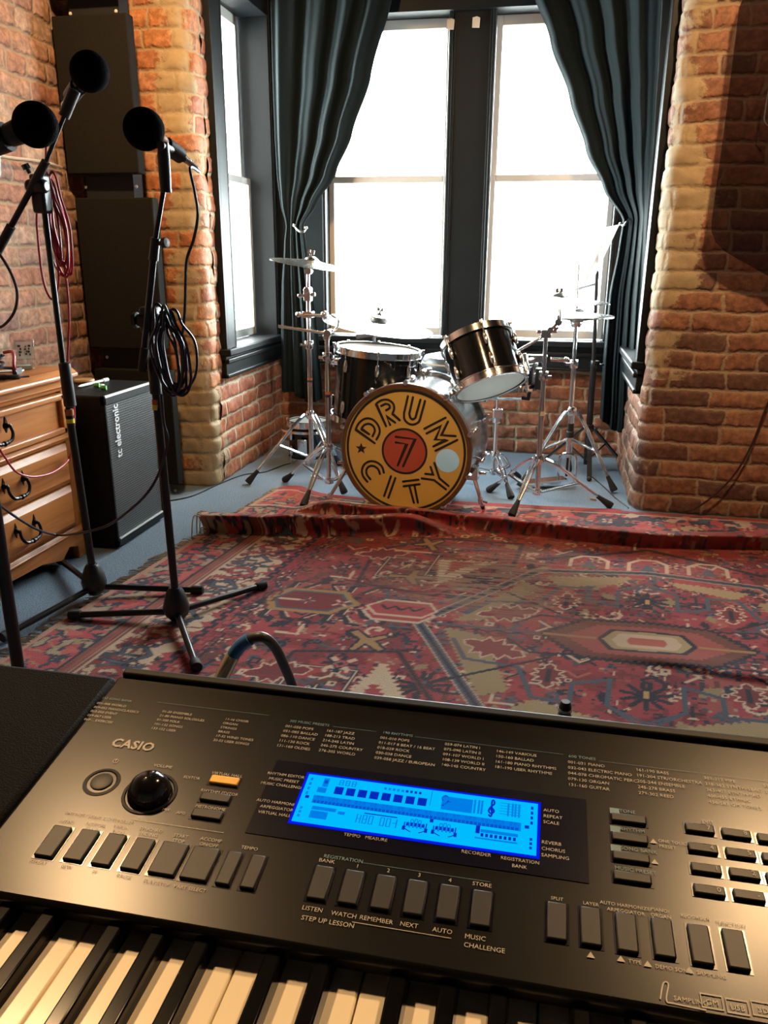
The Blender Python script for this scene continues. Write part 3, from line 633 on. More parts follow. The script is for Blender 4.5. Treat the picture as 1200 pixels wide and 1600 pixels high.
idx = np.arange(nvt).reshape(nv, nu); q = np.stack([idx[:-1,:-1], idx[:-1,1:], idx[1:,1:], idx[1:,:-1]], -1).reshape(-1, 4)
me.vertices.add(nvt); me.vertices.foreach_set('co', np.stack([X, Y, Z], -1).astype(np.float32).ravel())
me.loops.add(q.size); me.loops.foreach_set('vertex_index', q.ravel().astype(np.int32)); me.polygons.add(len(q)); me.polygons.foreach_set('loop_start', (np.arange(len(q))*4).astype(np.int32)); me.polygons.foreach_set('loop_total', np.full(len(q), 4, np.int32))
me.update(calc_edges=True); ca = me.color_attributes.new('dye', 'FLOAT_COLOR', 'POINT'); ca.data.foreach_set('color', np.concatenate([np.clip(COL*np.array((1.50,1.26,1.22)), 0, 1), np.ones((nv, nu, 1))], -1).astype(np.float32).ravel())
for p_ in (me.polygons,): p_.foreach_set('use_smooth', np.ones(len(q), bool))
me.materials.append(M['rug']); rug = bpy.data.objects.new('persian_rug', me); C.objects.link(rug); WO[rug.name] = V((0,0,0))
tag(rug, 'large worn red patterned rug rucked into folds in front of the drums', 'rug')
m = MB(); r3 = random.Random(3)
def rugpt(y):
    j = min(nv-1, max(0, int((y-RY0)/CELL))); return V((X[j,0], Y[j,0], max(.006, Z[j,0]-.006)))
y = 1.5
while y < 3.78:
    p = rugpt(y); L = r3.uniform(.025,.06)*(1.0 if y < 3.0 else .5); a = r3.uniform(-.5,.5)
    if r3.random() < .85: m.tube(catmull([p+V((.01,0,.002)), p+V((-L*.5, L*.5*a+r3.uniform(-.006,.006), r3.uniform(0,.008))), p+V((-L, L*a, -p.z+.004))], 4), [.0030]*4+[.0026]*4+[.0012], 5)
    y += r3.uniform(.006,.016)
fr_ = m.build('fringe', M['rug_fringe'], rug); fr_['kind'] = 'stuff'; fr_['label'] = 'cream knotted fringe along the left edge'

# ------------------------------------------------------------------ curtains
def lerp_tab(T, z):
    T = sorted(T); 
    if z <= T[0][0]: return T[0][1:]
    for a, b in zip(T, T[1:]):
        if z <= b[0]: t = (z-a[0])/(b[0]-a[0]); t = t*t*(3-2*t)*.5+t*.5; return [p+(q-p)*t for p, q in zip(a[1:], b[1:])]
    return T[-1][1:]
def curtain(name, T, label, seed, nf, sweep=0.0):
    m = MB(); nz_, nx = 90, 110; z0, z1 = T[0][0], T[-1][0]; vs = []
    for j in range(nz_+1):
        z = z0+(z1-z0)*j/nz_; a, b_, yc, am = lerp_tab(T, z)
        for i in range(nx+1):
            t = i/nx; ph = t*nf*2*PI+seed+.5*math.sin(t*7+seed); y = yc+am*(.8*math.sin(ph)+.3*math.sin(ph*2.3+z*.7))+.012*mnoise.noise((t*5, z*2, seed))
            zz = z+(.035*math.sin(t*5+seed) if j == 0 else 0)
            vs.append(((a+(b_-a)*(t+.012*math.sin(ph)))*(1-.21*sweep*t*t), y-sweep*t*t, zz))
    m.add(vs, [(j*(nx+1)+i, j*(nx+1)+i+1, (j+1)*(nx+1)+i+1, (j+1)*(nx+1)+i) for j in range(nz_) for i in range(nx)])
    return tag(m.build(name, M['curtain'], None, sharp=80, thick=.004), label, 'curtain')
def cx_(px, py): return ony(px, py, 4.68).x, ony(px, py, 4.68).z
def ctab(rows):   # left edge pixel, right edge pixel, height pixel
    return sorted([(ony(300, y, 4.68).z, ony(l, y, 4.68).x, ony(r_, y, 4.68).x, 4.67, am) for l, r_, y, am in rows])
TL = ctab([(418,632,-60,.030),(420,612,0,.028),(424,577,130,.026),(428,548,215,.024),(432,523,275,.020),(438,494,320,.014),(447,474,352,.010),(444,478,380,.012),(440,488,450,.018),(439,497,530,.022),(440,503,612,.024)])
curtain('curtain', TL, 'dark teal curtain tied back at the left of the back windows', 1.0, 4)
TR_ = ctab([(808,1034,-60,.030),(826,1030,0,.028),(858,1026,90,.027),(888,1022,170,.026),(914,1018,245,.022),(942,1014,300,.016),(973,1011,345,.012),(966,1009,385,.014),(952,1005,450,.018),(944,1000,540,.022),(939,997,632,.024)])
curtain('curtain', TR_, 'dark teal curtain tied back at the right of the back windows', 2.3, 4, .26)
for (pp, lab) in ((((456,342),(460,352),(466,360),(474,362),(478,356)), 'curved metal tieback hook holding the left curtain'), (((990,330),(986,338),(979,347),(975,352),(970,350)), 'curved metal tieback hook holding the right curtain')):
    P3 = [ony(px, py, Y) for (px, py), Y in zip(pp, (4.76,4.66,4.615,4.612,4.63))]; mm = MB().tube(catmull(P3, 5), .0065, 8).ball(P3[-1], .010)
    mm.ball(P3[1], .011); solo('curtain_hook', mm, M['nickel'], lab, 'hook')
# ------------------------------------------------------------------ acoustic boards in the corner
def board(x0, x1, z0, z1, y0, y1, lab, bev=.006):
    t = thing('acoustic_panel', ((x0+x1)/2, y1, z0), lab, 'acoustic panel', 'dark boards stacked up the corner')
    MB().bb((x0,y0,z0), (x1,y1,z1)).build('board', M['board_fabric'], t, bevel=bev)
    b_ = .015; 
    for (px, pz) in ((x0+.05,z0-.05),(x1-.05,z0-.05)): MB().lathe([(0,.004),(.006,.003),(.008,0)], (px, 3.612, pz), (0,-1,0), 10).build('screw', M['silver_trim'], t)
    return t
tb = MB().bb((-2.12,3.612,0), (-1.885,3.70,2.98)); bk = solo('backing_board', tb, M['board_back'], 'tall black backing board standing behind the dark corner panels', 'board')
board(-2.172, -1.822, 1.492, 2.118, 3.55, 3.612, 'dark fabric panel uppermost in the corner, behind the microphones')
board(-2.150, -1.768, .72, 1.392, 3.55, 3.612, 'dark fabric panel in the corner, second down, above the speaker cabinet')
board(-2.140, -1.745, .06, .62, 3.55, 3.612, 'dark fabric panel lowest in the corner, behind the speaker cabinet')
board(-2.165, -1.850, 2.19, 2.85, 3.55, 3.612, 'dark fabric panel in the corner running out of the top of the picture')
# smoked sheet on the right pier
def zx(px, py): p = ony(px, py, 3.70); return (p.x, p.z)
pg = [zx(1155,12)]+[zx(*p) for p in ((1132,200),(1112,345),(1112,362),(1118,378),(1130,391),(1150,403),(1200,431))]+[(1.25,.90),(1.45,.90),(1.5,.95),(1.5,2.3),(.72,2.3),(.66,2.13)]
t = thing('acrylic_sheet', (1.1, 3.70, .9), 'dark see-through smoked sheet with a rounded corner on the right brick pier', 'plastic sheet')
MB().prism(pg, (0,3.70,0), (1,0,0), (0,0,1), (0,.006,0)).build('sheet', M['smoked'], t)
hs = [zx(*p) for p in ((1204,128),(1199,150),(1195,178),(1194,187),(1197,194),(1203,198))]
MB().tube(catmull([V((a,3.697,b_)) for a, b_ in hs], 5), .0028, 8).build('slot_rim', M['nickel'], t)
for (a, b_) in ((1.38,1.05),(1.38,2.15),(.95,2.2)): MB().cyl((a,3.69,b_), (a,YR+.02,b_), .014).build('standoff', M['chrome'], t)

# ------------------------------------------------------------------ outdoors
struct('street_ground', MB().bb((-30,5.3,-3.7), (30,60,-3.6)), M['ground'])
def tree(base, pts, lab):
    t = thing('street_tree', base, lab, 'tree')
    for nm, P, r0, r1 in pts:
        Q = catmull(P, 6); MB().tube(Q, [r0+(r1-r0)*i/(len(Q)-1) for i in range(len(Q))], 8).build(nm, M['bark'], t)
yt = 10.5
def T_(px, py, dy=0): return ony(px, py, yt+dy)
b0 = T_(906,560); base = V((b0.x, yt, -3.6))
tree(base, [('trunk', [base, T_(905,520), T_(898,470), T_(900,425), T_(897,398)], .12, .055),
  ('branch', [T_(898,405), T_(893,375), T_(890,355), T_(884,338)], .045, .022), ('branch', [T_(891,362), T_(897,352), T_(903,345,.2)], .022, .010),
  ('branch', [T_(899,420), T_(904,380,.3), T_(905,330,.4), T_(903,290,.5)], .030, .012), ('branch', [T_(899,450), T_(886,425,-.2), T_(862,405,-.3), T_(846,375,-.4), T_(838,350,-.5), T_(826,336,-.5)], .016, .006),
  ('branch', [T_(897,390), T_(904,384,.1), T_(912,380,.1)], .016, .008)], 'bare pale street tree showing through the right back window')
yt = 12.0; b1 = T_(655,560); base = V((b1.x, yt, -3.6))
tree(base, [('trunk', [base, T_(655,470), T_(652,400)], .07, .03), ('branch', [T_(652,400), T_(646,378), T_(636,362), T_(630,356)], .03, .012), ('branch', [T_(653,420), T_(662,370,.2), T_(664,330,.3)], .015, .004)], 'thin bare street tree showing through the left back window')

# ------------------------------------------------------------------ drums
def ringprof(ro, ri, h0, h1): return [(ri,h0),(ro,h0),(ro,h1),(ri,h1),(ri,h0)]
def drum(name, label, c, ax, Rr, H, shell, lugs, hoop='chrome', head_b='head_white', head_t='head_white', a_off=0.0, base=None, hoop_h=.034, cat='drum', lug_two=True, badge=False):
    """c: centre of the bottom head; ax: axis towards the top head"""
    c = V(c); ax = V(ax).normalized(); x, y, z = frame(ax, (0,-1,0.01)); t = thing(name, base or c, label, cat)
    rs = Rr-.014
    MB().lathe([(rs-.006,.012),(rs,.012),(rs,H-.012),(rs-.006,H-.012)], c, z, 56, x).build('shell', M[shell], t)
    for nm, h, s in (('bottom_hoop', 0.0, 1), ('top_hoop', H, -1)):
        a, b = h-s*.010, h+s*(hoop_h-.010)
        MB().lathe([(rs-.002,a),(Rr-.008,a),(Rr-.004,a+s*.001),(Rr-.004,b-s*.004),(Rr+.001,b-s*.003),(Rr+.001,b),(Rr-.008,b),(Rr-.008,a+s*.003),(rs-.002,a)], c, z, 56, x).build(nm, M[hoop], t)
    MB().lathe([(.0001,H+.003),(rs-.02,H+.003),(rs,H)], c, z, 56, x).build('top_head', M[head_t], t)
    MB().lathe([(.0001,-.003),(rs-.02,-.003),(rs,0)], c, z, 56, x).build('bottom_head', M[head_b], t)
    for k in range(lugs):
        a = a_off+2*PI*k/lugs; e = x*math.cos(a)+y*math.sin(a)
        for h, s in ((0, 1), (H, -1)):
            q = c+e*(rs+.010)+z*(h+s*min(.075, H*.3)); m = MB()
            m.lathe([(.0001,-.030),(.008,-.026),(.0105,-.010),(.0105,.012),(.007,.026),(.0001,.030)], q, z, 10)
            m.cyl(c+e*(rs+.001)+z*(h+s*min(.075,H*.3)), q, .006, seg=8)
            m.cyl(q, c+e*(Rr+.004)+z*(h-s*.006), .0028, seg=6); m.cyl(c+e*(Rr+.004)+z*(h-s*.014), c+e*(Rr+.004)+z*(h+s*.004), .0065, seg=8)
            m.box(c+e*(Rr+.002)+z*(h-s*.003), (.014,.014,.006), (e, z.cross(e), z)); m.build('lug', M['chrome'], t)
    return t, c, x, y, z
# bass drum
DC = V((-.589,3.45,.317)); DA = V((math.sin(R(5)), math.cos(R(5)), 0)); DX = V((math.cos(R(5)), -math.sin(R(5)), 0)); DZ = V((0,0,1)); DR = .303; DL = .44
t = bass = thing('bass_drum', (DC.x, DC.y+.2, .011), 'large bass drum with a gold lettered front head on the folded rug', 'drum')
MB().lathe([(DR-.026,.03),(DR-.018,.03),(DR-.018,DL-.03),(DR-.026,DL-.03)], DC, DA, 72, DX).build('shell', M['shell_silver'], t)
for nm, a, mt in (('front_hoop', -.006, 'hoop_brown'), ('rear_hoop', DL-.036, 'shell_silver')):
    MB().lathe([(DR-.020,a),(DR-.004,a),(DR,a+.004),(DR,a+.038),(DR-.004,a+.042),(DR-.020,a+.042),(DR-.020,a)], DC, DA, 80, DX).build(nm, M[mt], t)
# printed head, traced in crop units: centre (567,558), hoop radius 439
def hp(x, y, off=.0): k = DR/439; return DC+DX*((x-567)*k)+DZ*(-(y-558)*k)-DA*(off-.003)
bm = bmesh.new(); k = DR/439
def circ(cx, cy, r, n, off=0): return [hp(cx+r*math.cos(2*PI*i/n), cy+r*math.sin(2*PI*i/n), off) for i in range(n)]
hb = MB(); outer = circ(567, 558, 414, 96); hole = circ(848, 601, 77, 40)
b2 = bmesh.new(); es = []
for L_ in (outer, hole):
    vv = [b2.verts.new(p) for p in L_]; es += [b2.edges.new((vv[i], vv[(i+1) % len(vv)])) for i in range(len(vv))]
bmesh.ops.triangle_fill(b2, edges=es, use_beauty=True); b2.verts.index_update()
hb.add([v.co.copy() for v in b2.verts], [tuple(v.index for v in f.verts) for f in b2.faces]); b2.free()
fh = hb.build('front_head', M['head_gold'], t)
m = MB(); ND = -DA
def st(pts, w=15, sm=0):
    P3 = [hp(x, y, .0012) for x, y in pts]
    if sm: P3 = catmull(P3, 7)
    m.ribbon(P3, w*k, ND)
    for p in (P3[0], P3[-1]): m.lathe([(.0001,0),(w*k/2,0)], p, ND, 12)
def mixst(*segs):
    P = []
    for s_, sm in segs:
        q = catmull([V((a, b, 0)) for a, b in s_], 7) if sm else [V((a, b, 0)) for a, b in s_]
        P += [(v.x, v.y) for v in q] if not P else [(v.x, v.y) for v in q][1:]
    st(P)
mixst(([(360,520),(228,437)],0),([(228,437),(255,390),(298,361),(345,364),(382,398),(394,445),(372,495)],1))
mixst(([(322,463),(268,431)],0),([(268,431),(288,405),(320,394),(349,407),(361,437),(345,475)],1))
mixst(([(437,402),(368,260)],0),([(368,260),(405,235),(448,230),(482,252),(490,285),(478,318)],1),([(478,318),(528,357)],0))
mixst(([(403,272),(432,257)],0),([(432,257),(455,262),(460,282),(436,298)],1)); st([(497,374),(440,339),(464,392)])
mixst(([(580,200),(556,310)],0),([(556,310),(560,350),(588,376),(622,379),(652,362),(664,335)],1),([(664,335),(692,224)],0))
mixst(([(613,205),(591,310)],0),([(591,310),(598,336),(615,346),(632,334)],1),([(632,334),(662,218)],0))
st([(692,402),(828,323)]); st([(707,432),(799,379),(764,468),(842,463),(754,514)]); st([(844,347),(804,436),(896,437)]); st([(908,461),(769,541)])
st([(310,786),(281,752),(272,712),(288,670),(328,645),(374,648),(410,674),(424,714)], sm=1); st([(331,767),(306,736),(304,703),(325,679),(356,676),(384,694),(397,725)], sm=1)
st([(473,735),(427,875)]); st([(503,745),(456,885)])
st([(556,764),(660,743)]); st([(598,787),(632,903)]); st([(561,796),(668,773)]); st([(633,781),(659,899)])
st([(763,623),(800,722),(861,768)]); st([(739,651),(757,700),(705,700)]); st([(682,732),(765,737),(844,792)])
st([(503,468),(632,475),(555,660)]); st([(504,505),(577,511),(519,657)])
m.ribbon(circ(562,560,147,64,.0012), 14*k, ND, True); m.ribbon(circ(567,558,393,96,.0012), 15*k, ND, True)
star = [(267+(40 if i % 2 == 0 else 17)*math.sin(PI*i/5), 563-(40 if i % 2 == 0 else 17)*math.cos(PI*i/5)) for i in range(10)]
o_ = len(m.v); m.v += [hp(x, y, .0012) for x, y in star]+[hp(267, 563, .0012)]; m.f += [(o_+i, o_+(i+1) % 10, o_+10) for i in range(10)]
pb = m.build('printed_lettering', M['print_black'], fh)
MB().lathe([(.0001,0),(141*k,0)], hp(562,560,.0006), ND, 64).build('printed_disc', M['print_red'], fh)
MB().lathe([(.0001,DL-.004),(DR-.03,DL-.004),(DR-.02,DL-.01)], DC, DA, 64, DX).build('rear_head', M['rear_head'], t)
for i in range(10):
    a = R(18+36*i); e = DX*math.cos(a)+DZ*math.sin(a); tn = DA.cross(e)
    for h, s in ((0, 1), (DL, -1)):
        m = MB().box(DC+e*(DR+.004)+DA*(h+s*.010), (.016,.020,.036), (e, tn, DA)); m.lathe([(.0001,-.006),(.010,-.005),(.011,.003),(.0001,.005)], DC+e*(DR+.004)+DA*(h-s*.010), -DA*s, 10)
        q = DC+e*(DR+.010)+DA*(h+s*.11); m.lathe([(.0001,-.028),(.010,-.022),(.012,0),(.010,.022),(.0001,.028)], q, DA, 10); m.cyl(q-e*.028, q, .007, seg=8); m.cyl(DC+e*(DR+.008)+DA*(h+s*.02), q, .0032, seg=6)
        m.build('claw_hook', M['chrome'], t)
for sx, foot in ((1, (-.236,3.60,.014)), (-1, (-.985,3.50,.014))):
    top = DC+DX*(sx*(DR-.010))+DA*.10+DZ*(-.10); m = MB().cyl(top, foot, .010, .008, seg=10); s_ = m.build('spur', M['chrome_worn'], t)
    mm = MB().box(top, (.05,.05,.06), (DX, DA, DZ)); mm.cyl(top+V((sx*.03,0,.0)), top+V((sx*.06,-.01,.0)), .008, seg=8).build('spur_bracket', M['chrome'], s_)
    d_ = (V(foot)-top).normalized(); mm = MB().cyl(V(foot)-d_*.07, V(foot)-d_*.045, .014, seg=10); mm.cyl(V(foot)-d_*.055, V(foot)-d_*.055+V((sx*.03,-.01,0)), .006, seg=8).build('wing_screw', M['chrome'], s_)
    MB().cyl(V(foot)-d_*.03, foot, .011, .006, seg=10).build('rubber_tip', M['rubber'], s_)
# toms and snares
ft, fc, fx_, fy_, fz_ = drum('floor_tom', 'deep black floor tom with chrome hoops hung left of the bass drum', (-.825,3.86,.375), (.082,0,1), .213, .345, 'tom_black', 8, a_off=.2)
rt, rc, rx, ry, rz = drum('rack_tom', 'black rack tom tilted above the right side of the bass drum', (-.232,3.60,.598), (-.34,.41,.85), .172, .232, 'tom_black', 6, a_off=.35)
sn, sc_, sx_, sy_, sz_ = drum('snare_drum', 'chrome snare drum on its stand behind the tilted tom', (-.222,4.00,.535), (0,.05,1), .186, .145, 'chrome', 8, a_off=.1)
MB().box((-.026,3.955,.59), (.03,.05,.10)).build('strainer', M['black_plastic'], sn)
m = MB()
for i in range(14): m.cyl((-.36,3.985+.003*i-.02,.5285), (-.085,3.985+.003*i-.02,.5285), .0013, seg=5)
m.build('snare_wires', M['chrome'], sn)
st_, *_ = drum('small_drum', 'small dark drum with a wide chrome rim standing on the carpet by the left curtain', (-1.322,4.40,.012), (0,0,1), .128, .225, 'tom_black', 6, a_off=.4)
MB().lathe(ringprof(.164,.116,0,.014), (-1.322,4.40,.190), (0,0,1), 48).build('wide_rim', M['chrome'], st_)
m = MB().box((-1.318,4.258,.115), (.055,.012,.085)); m.box((-1.318,4.250,.115), (.030,.008,.055)).build('bracket', M['chrome'], st_, bevel=.004)
t = thing('drum_throne', (-.455,4.42,0), 'round padded blue-grey drum throne behind the bass drum', 'stool')
MB().lathe([(.0001,.64),(.15,.642),(.195,.632),(.212,.605),(.212,.575),(.195,.555),(.0001,.555)], (-.455,4.42,0), seg=48).build('seat', M['vinyl_seat'], t)
MB().lathe(ringprof(.2135,.209,.598,.606), (-.455,4.42,0), seg=48).build('piping', M['tape_cream'], t)
MB().cyl((-.455,4.42,.20), (-.455,4.42,.555), .017).build('post', M['chrome'], t)

# ------------------------------------------------------------------ stands and cymbals
def tripod(t, c, feet, zc, zl, r=.0085, mat='chrome', foot_mat='rubber', double=True, ft_r=.018, rail=.42):
    c = V((c[0], c[1], 0)); m = MB().lathe([(.0001,zc-.022),(.020,zc-.022),(.026,zc-.008),(.026,zc+.010),(.020,zc+.022),(.0001,zc+.022)], c, seg=16); col = m.build('leg_collar', M[mat], t)
    m = MB().lathe([(.0001,zl-.014),(.022,zl-.012),(.022,zl+.012),(.0001,zl+.014)], c, seg=14); m.build('brace_hub', M[mat], t)
    for f in feet:
        f = V((f[0], f[1], f[2] if len(f) > 2 else .010)); d = (V((f.x,f.y,0))-c).normalized(); side = V((-d.y, d.x, 0)); top = c+d*.030+V((0,0,zc)); m = MB(); off = .010 if double else 0
        kn = top.lerp(f, .18)+V((0,0,.012 if double else 0)); ft_ = f+(top-f).normalized()*.07
        for s in ((-1,1) if double else (0,)): m.tube(catmull([top+side*off*s, kn+side*off*s, kn.lerp(ft_,.5)+side*off*s*.9, ft_+side*off*s*.35], 4), r*(.72 if double else 1), 8)
        lg = m.build('leg', M[mat], t)
        md = top.lerp(f, rail); hb_ = c+d*.020+V((0,0,zl)); m = MB()
        for s in ((-1,1) if double else (0,)): m.tube([hb_+side*off*s, md+side*off*s*.9], r*.6, 7)
        m.cyl(md-side*.016, md+side*.016, .006, seg=8); m.build('brace', M[mat], lg)
        q = (ft_-f).normalized(); MB().tube([f+V((0,0,0)), f+q*.012, f+q*.055, f+q*.085], [ft_r, ft_r*1.05, ft_r*.72, ft_r*.55], 12).build('rubber_foot', M[foot_mat], lg)
def clamp(t, p, nm='height_clamp', r=.020, side=(1,0,0), mat='chrome'):
    p = V(p); s = V(side).normalized(); m = MB().lathe([(.0001,-.020),(r,-.020),(r+.003,-.012),(r+.003,.012),(r,.020),(.0001,.020)], p, seg=14)
    m.cyl(p, p+s*.040, .006, seg=8); m.box(p+s*.042, (.008,.030,.014), (s, V((0,0,1)).cross(s) if abs(s.z) < .9 else V((0,1,0)), V((0,0,1)))); return m.build(nm, M[mat], t)
def tilter(t, p, d, mat='chrome', L=.075, wing=True):
    p = V(p); d = V(d).normalized(); m = MB().cyl(p-V((.0,.016,0)), p+V((0,.016,0)), .017, seg=14); m.cyl(p-V((0,.024,0)), p+V((0,.024,0)), .008, seg=10)
    m.cyl(p, p+d*.03, .010, seg=10).build('tilter', M[mat], t); MB().cyl(p+d*.02, p+d*L, .0035, seg=8).build('cymbal_rod', M[mat], t)
    if wing:
        q = p+d*(L-.004); x, y, z = frame(d, (1,0,0)); m = MB().cyl(q-d*.012, q+d*.006, .006, seg=8)
        for s in (-1,1): m.box(q+x*s*.010+d*.008, (.014,.004,.018), (x, y, z))
        m.build('wing_nut', M['nickel'], t)
def cymbal(name, label, c, Rr, n, mat='cymbal', group=None, up=1, bell=.20):
    n = V(n).normalized(); h = Rr*.105; b = Rr*bell
    prof = [(.006,h+b*.52),(b*.45,h+b*.44),(b*.8,h+b*.2),(b,h),(b*1.25,h*.93),(Rr*.6,h*.52),(Rr*.97,.002),(Rr,.0),(Rr,-.0016),(Rr*.97,-.0004),(Rr*.6,h*.52-.002),(b*1.25,h*.93-.002),(b,h-.002),(b*.8,h+b*.2-.002),(b*.45,h+b*.44-.002),(.006,h+b*.52-.002)]
    return solo(name, MB().lathe([(r, z*up) for r, z in prof], c, n, 64), M[mat], label, 'cymbal', group, sharp=60)
def bandtape(p, d, r, mats, t, w=.012):
    p, d = V(p), V(d).normalized(); 
    for i, mt in enumerate(mats): MB().cyl(p+d*(w*i), p+d*(w*(i+1)), r, seg=14).build('tape_band', M[mt], t)
# stand A, far left: crash cymbal
A = V((-1.188,4.0,0)); t = thing('cymbal_stand', A, 'tall chrome stand at far left carrying the raised crash cymbal', 'cymbal stand')
MB().cyl(A+V((0,0,.10)), A+V((0,0,.72)), .0125).build('lower_tube', M['chrome_worn'], t); MB().cyl(A+V((0,0,.70)), A+V((0,0,.94)), .0095).build('upper_tube', M['chrome'], t)
clamp(t, A+V((0,0,.715)), side=(-1,-.2,0)); tripod(t, A, [(-1.491,3.834),(-.945,3.745,.016),(-1.12,4.33)], .355, .13, rail=.45)
m = MB().box(A+V((0,0,.955)), (.035,.045,.05)); m.cyl(A+V((-.05,-.01,.955)), A+V((.04,-.01,.965)), .010, seg=10); m.cyl(A+V((0,-.03,.985)), A+V((0,.03,.985)), .016, seg=12).build('boom_clamp', M['chrome'], t, bevel=.004)
MB().cyl(A+V((0,0,.97)), A+V((.004,0,1.07)), .008).build('boom_tube', M['chrome'], t)
tilter(t, A+V((.006,0,1.075)), (.155,0,1), L=.088); bandtape(A+V((0,0,.525)), (0,0,1), .0132, ('tape_navy','tape_orange'), t, .010)
m = MB().cyl(A+V((-.045,-.01,.865)), A+V((.10,-.04,.865)), .009, seg=10); m.box(A+V((0,0,.865)), (.05,.05,.032)); m.ball(A+V((-.05,-.01,.865)), .014); m.ball(A+V((.095,-.04,.868)), .020).build('side_clamp', M['chrome'], t, bevel=.003)
cymbal('crash_cymbal', 'thin tilted crash cymbal raised highest at the left, before the curtain', A+V((.018,0,1.105)), .205, (.155,-.02,1))
# stand B, in front of A, holds the floor tom arm
B = V((-1.022,3.74,0)); t = thing('cymbal_stand', B, 'chrome stand with a short level boom rod, left of the floor tom', 'cymbal stand')
MB().cyl(B+V((0,0,.06)), B+V((0,0,.62)), .0125).build('lower_tube', M['chrome_worn'], t); MB().cyl(B+V((0,0,.60)), B+V((0,0,.79)), .0115).build('upper_tube', M['chrome_worn'], t)
clamp(t, B+V((0,0,.69)), side=(-.5,-1,0)); tripod(t, B, [(-1.317,3.925),(-1.08,3.48,.018),(-.80,3.90)], .245, .075, rail=.5)
m = MB().cyl(B+V((.008,-.03,.80)), B+V((.008,.03,.80)), .019, seg=14); m.box(B+V((0,0,.785)), (.03,.04,.03)).build('boom_clamp', M['chrome'], t, bevel=.003)
MB().cyl(B+V((.03,-.02,.798)), B+V((-.235,-.01,.827)), .0075, seg=10).build('boom_rod', M['chrome_worn'], t)
MB().tube(catmull([B+V((.008,0,.80)), B+V((.045,.02,.825)), B+V((.04,.06,.86)), B+V((.0,.10,.875))], 5), .007, 8).build('bent_arm', M['chrome'], t)
m = MB().box(B+V((.035,.03,.665)), (.07,.025,.03)); m.cyl(B+V((.02,-.005,.665)), B+V((.06,-.02,.665)), .010, seg=8).build('tom_clamp', M['chrome'], t, bevel=.003); bandtape(B+V((0,0,.495)), (0,0,1), .0132, ('tape_navy','tape_orange'), t, .014)
# ride behind the floor tom
D_ = V((-.905,4.27,0)); t = thing('cymbal_stand', D_, 'ride cymbal stand mostly hidden behind the floor tom', 'cymbal stand')
MB().cyl(D_+V((0,0,.10)), D_+V((0,0,.74)), .0115).build('tube', M['chrome'], t); tripod(t, D_, [(-1.10,4.50),(-.80,4.02),(-.66,4.44)], .33, .12)
tilter(t, D_+V((.012,0,.752)), (.16,0,1), 'nickel', L=.125); m = MB().cyl(D_+V((-.10,0,.733)), D_+V((.012,0,.752)), .010, seg=8).build('arm', M['nickel'], t)
rn = V((.155,-.05,1)).normalized(); rcn = V((-.885,4.27,.795))
cymbal('ride_cymbal', 'broad bright ride cymbal behind the floor tom, in front of the left window', rcn, .298, rn, 'cymbal_silver')
cymbal('bell_cymbal', 'small dark bell cymbal stacked above the broad ride cymbal', rcn+rn*.050, .066, rn, 'nickel', bell=.35)
# stand C, right of the bass drum
Cc = V((.004,3.80,0)); t = thing('cymbal_stand', Cc, 'chrome stand in front at right with a short angled boom beside the tilted tom', 'cymbal stand')
MB().cyl(Cc+V((0,0,.055)), Cc+V((-.006,0,.62)), .0125).build('lower_tube', M['chrome_worn'], t); MB().cyl(Cc+V((-.006,0,.60)), Cc+V((-.008,0,.80)), .0105).build('upper_tube', M['chrome'], t)
tripod(t, Cc, [(-.241,3.967),(.359,3.821),(-.104,3.547,.018)], .228, .065, rail=.5); clamp(t, Cc+V((-.006,0,.625)), side=(.6,-1,0)); bandtape(Cc+V((-.003,0,.44)), (0,0,1), .0132, ('tape_cream',), t, .02)
MB().cyl(Cc+V((.045,0,.845)), ony(797,555,3.76), .0062, seg=10).build('boom_rod', M['chrome'], t)
m = MB().box(Cc+V((-.008,0,.815)), (.045,.04,.035)); m.cyl(Cc+V((-.05,-.01,.825)), Cc+V((.04,-.01,.83)), .008, seg=8); m.cyl(Cc+V((.01,-.03,.835)), Cc+V((.01,.03,.835)), .015, seg=12).build('boom_clamp', M['chrome'], t, bevel=.003)
tilter(t, Cc+V((.045,0,.870)), (-.05,0,1), L=.135); m = MB().cyl(Cc+V((.0,0,.82)), Cc+V((.05,0,.875)), .008, seg=8).build('arm', M['chrome'], t)
MB().tube([Cc+V((.052,-.02,.875)), Cc+V((.048,-.025,.93))], .004, 8).build('tilter_lever', M['nickel'], t)
cymbal('crash_cymbal', 'bright level cymbal above the hi-hat, in front of the right window', Cc+V((.036,0,.955)), .228, (0,-.0,1), 'cymbal_silver')
m = MB().box(Cc+V((-.04,.03,.70)), (.09,.03,.035)); m.cyl(Cc+V((.02,-.03,.705)), Cc+V((.085,-.03,.705)), .010, seg=8); m.ball(Cc+V((.09,-.03,.705)), .013); m.cyl(Cc+V((-.05,.02,.70)), rc+rx*0+rz*.12+V((.17,.05,0)), .009, seg=10)
m.box(rc+rz*.12+V((.170,.045,-.01)), (.03,.06,.08), (rx, ry, rz)); m.build('tom_mount', M['chrome'], t, bevel=.003)
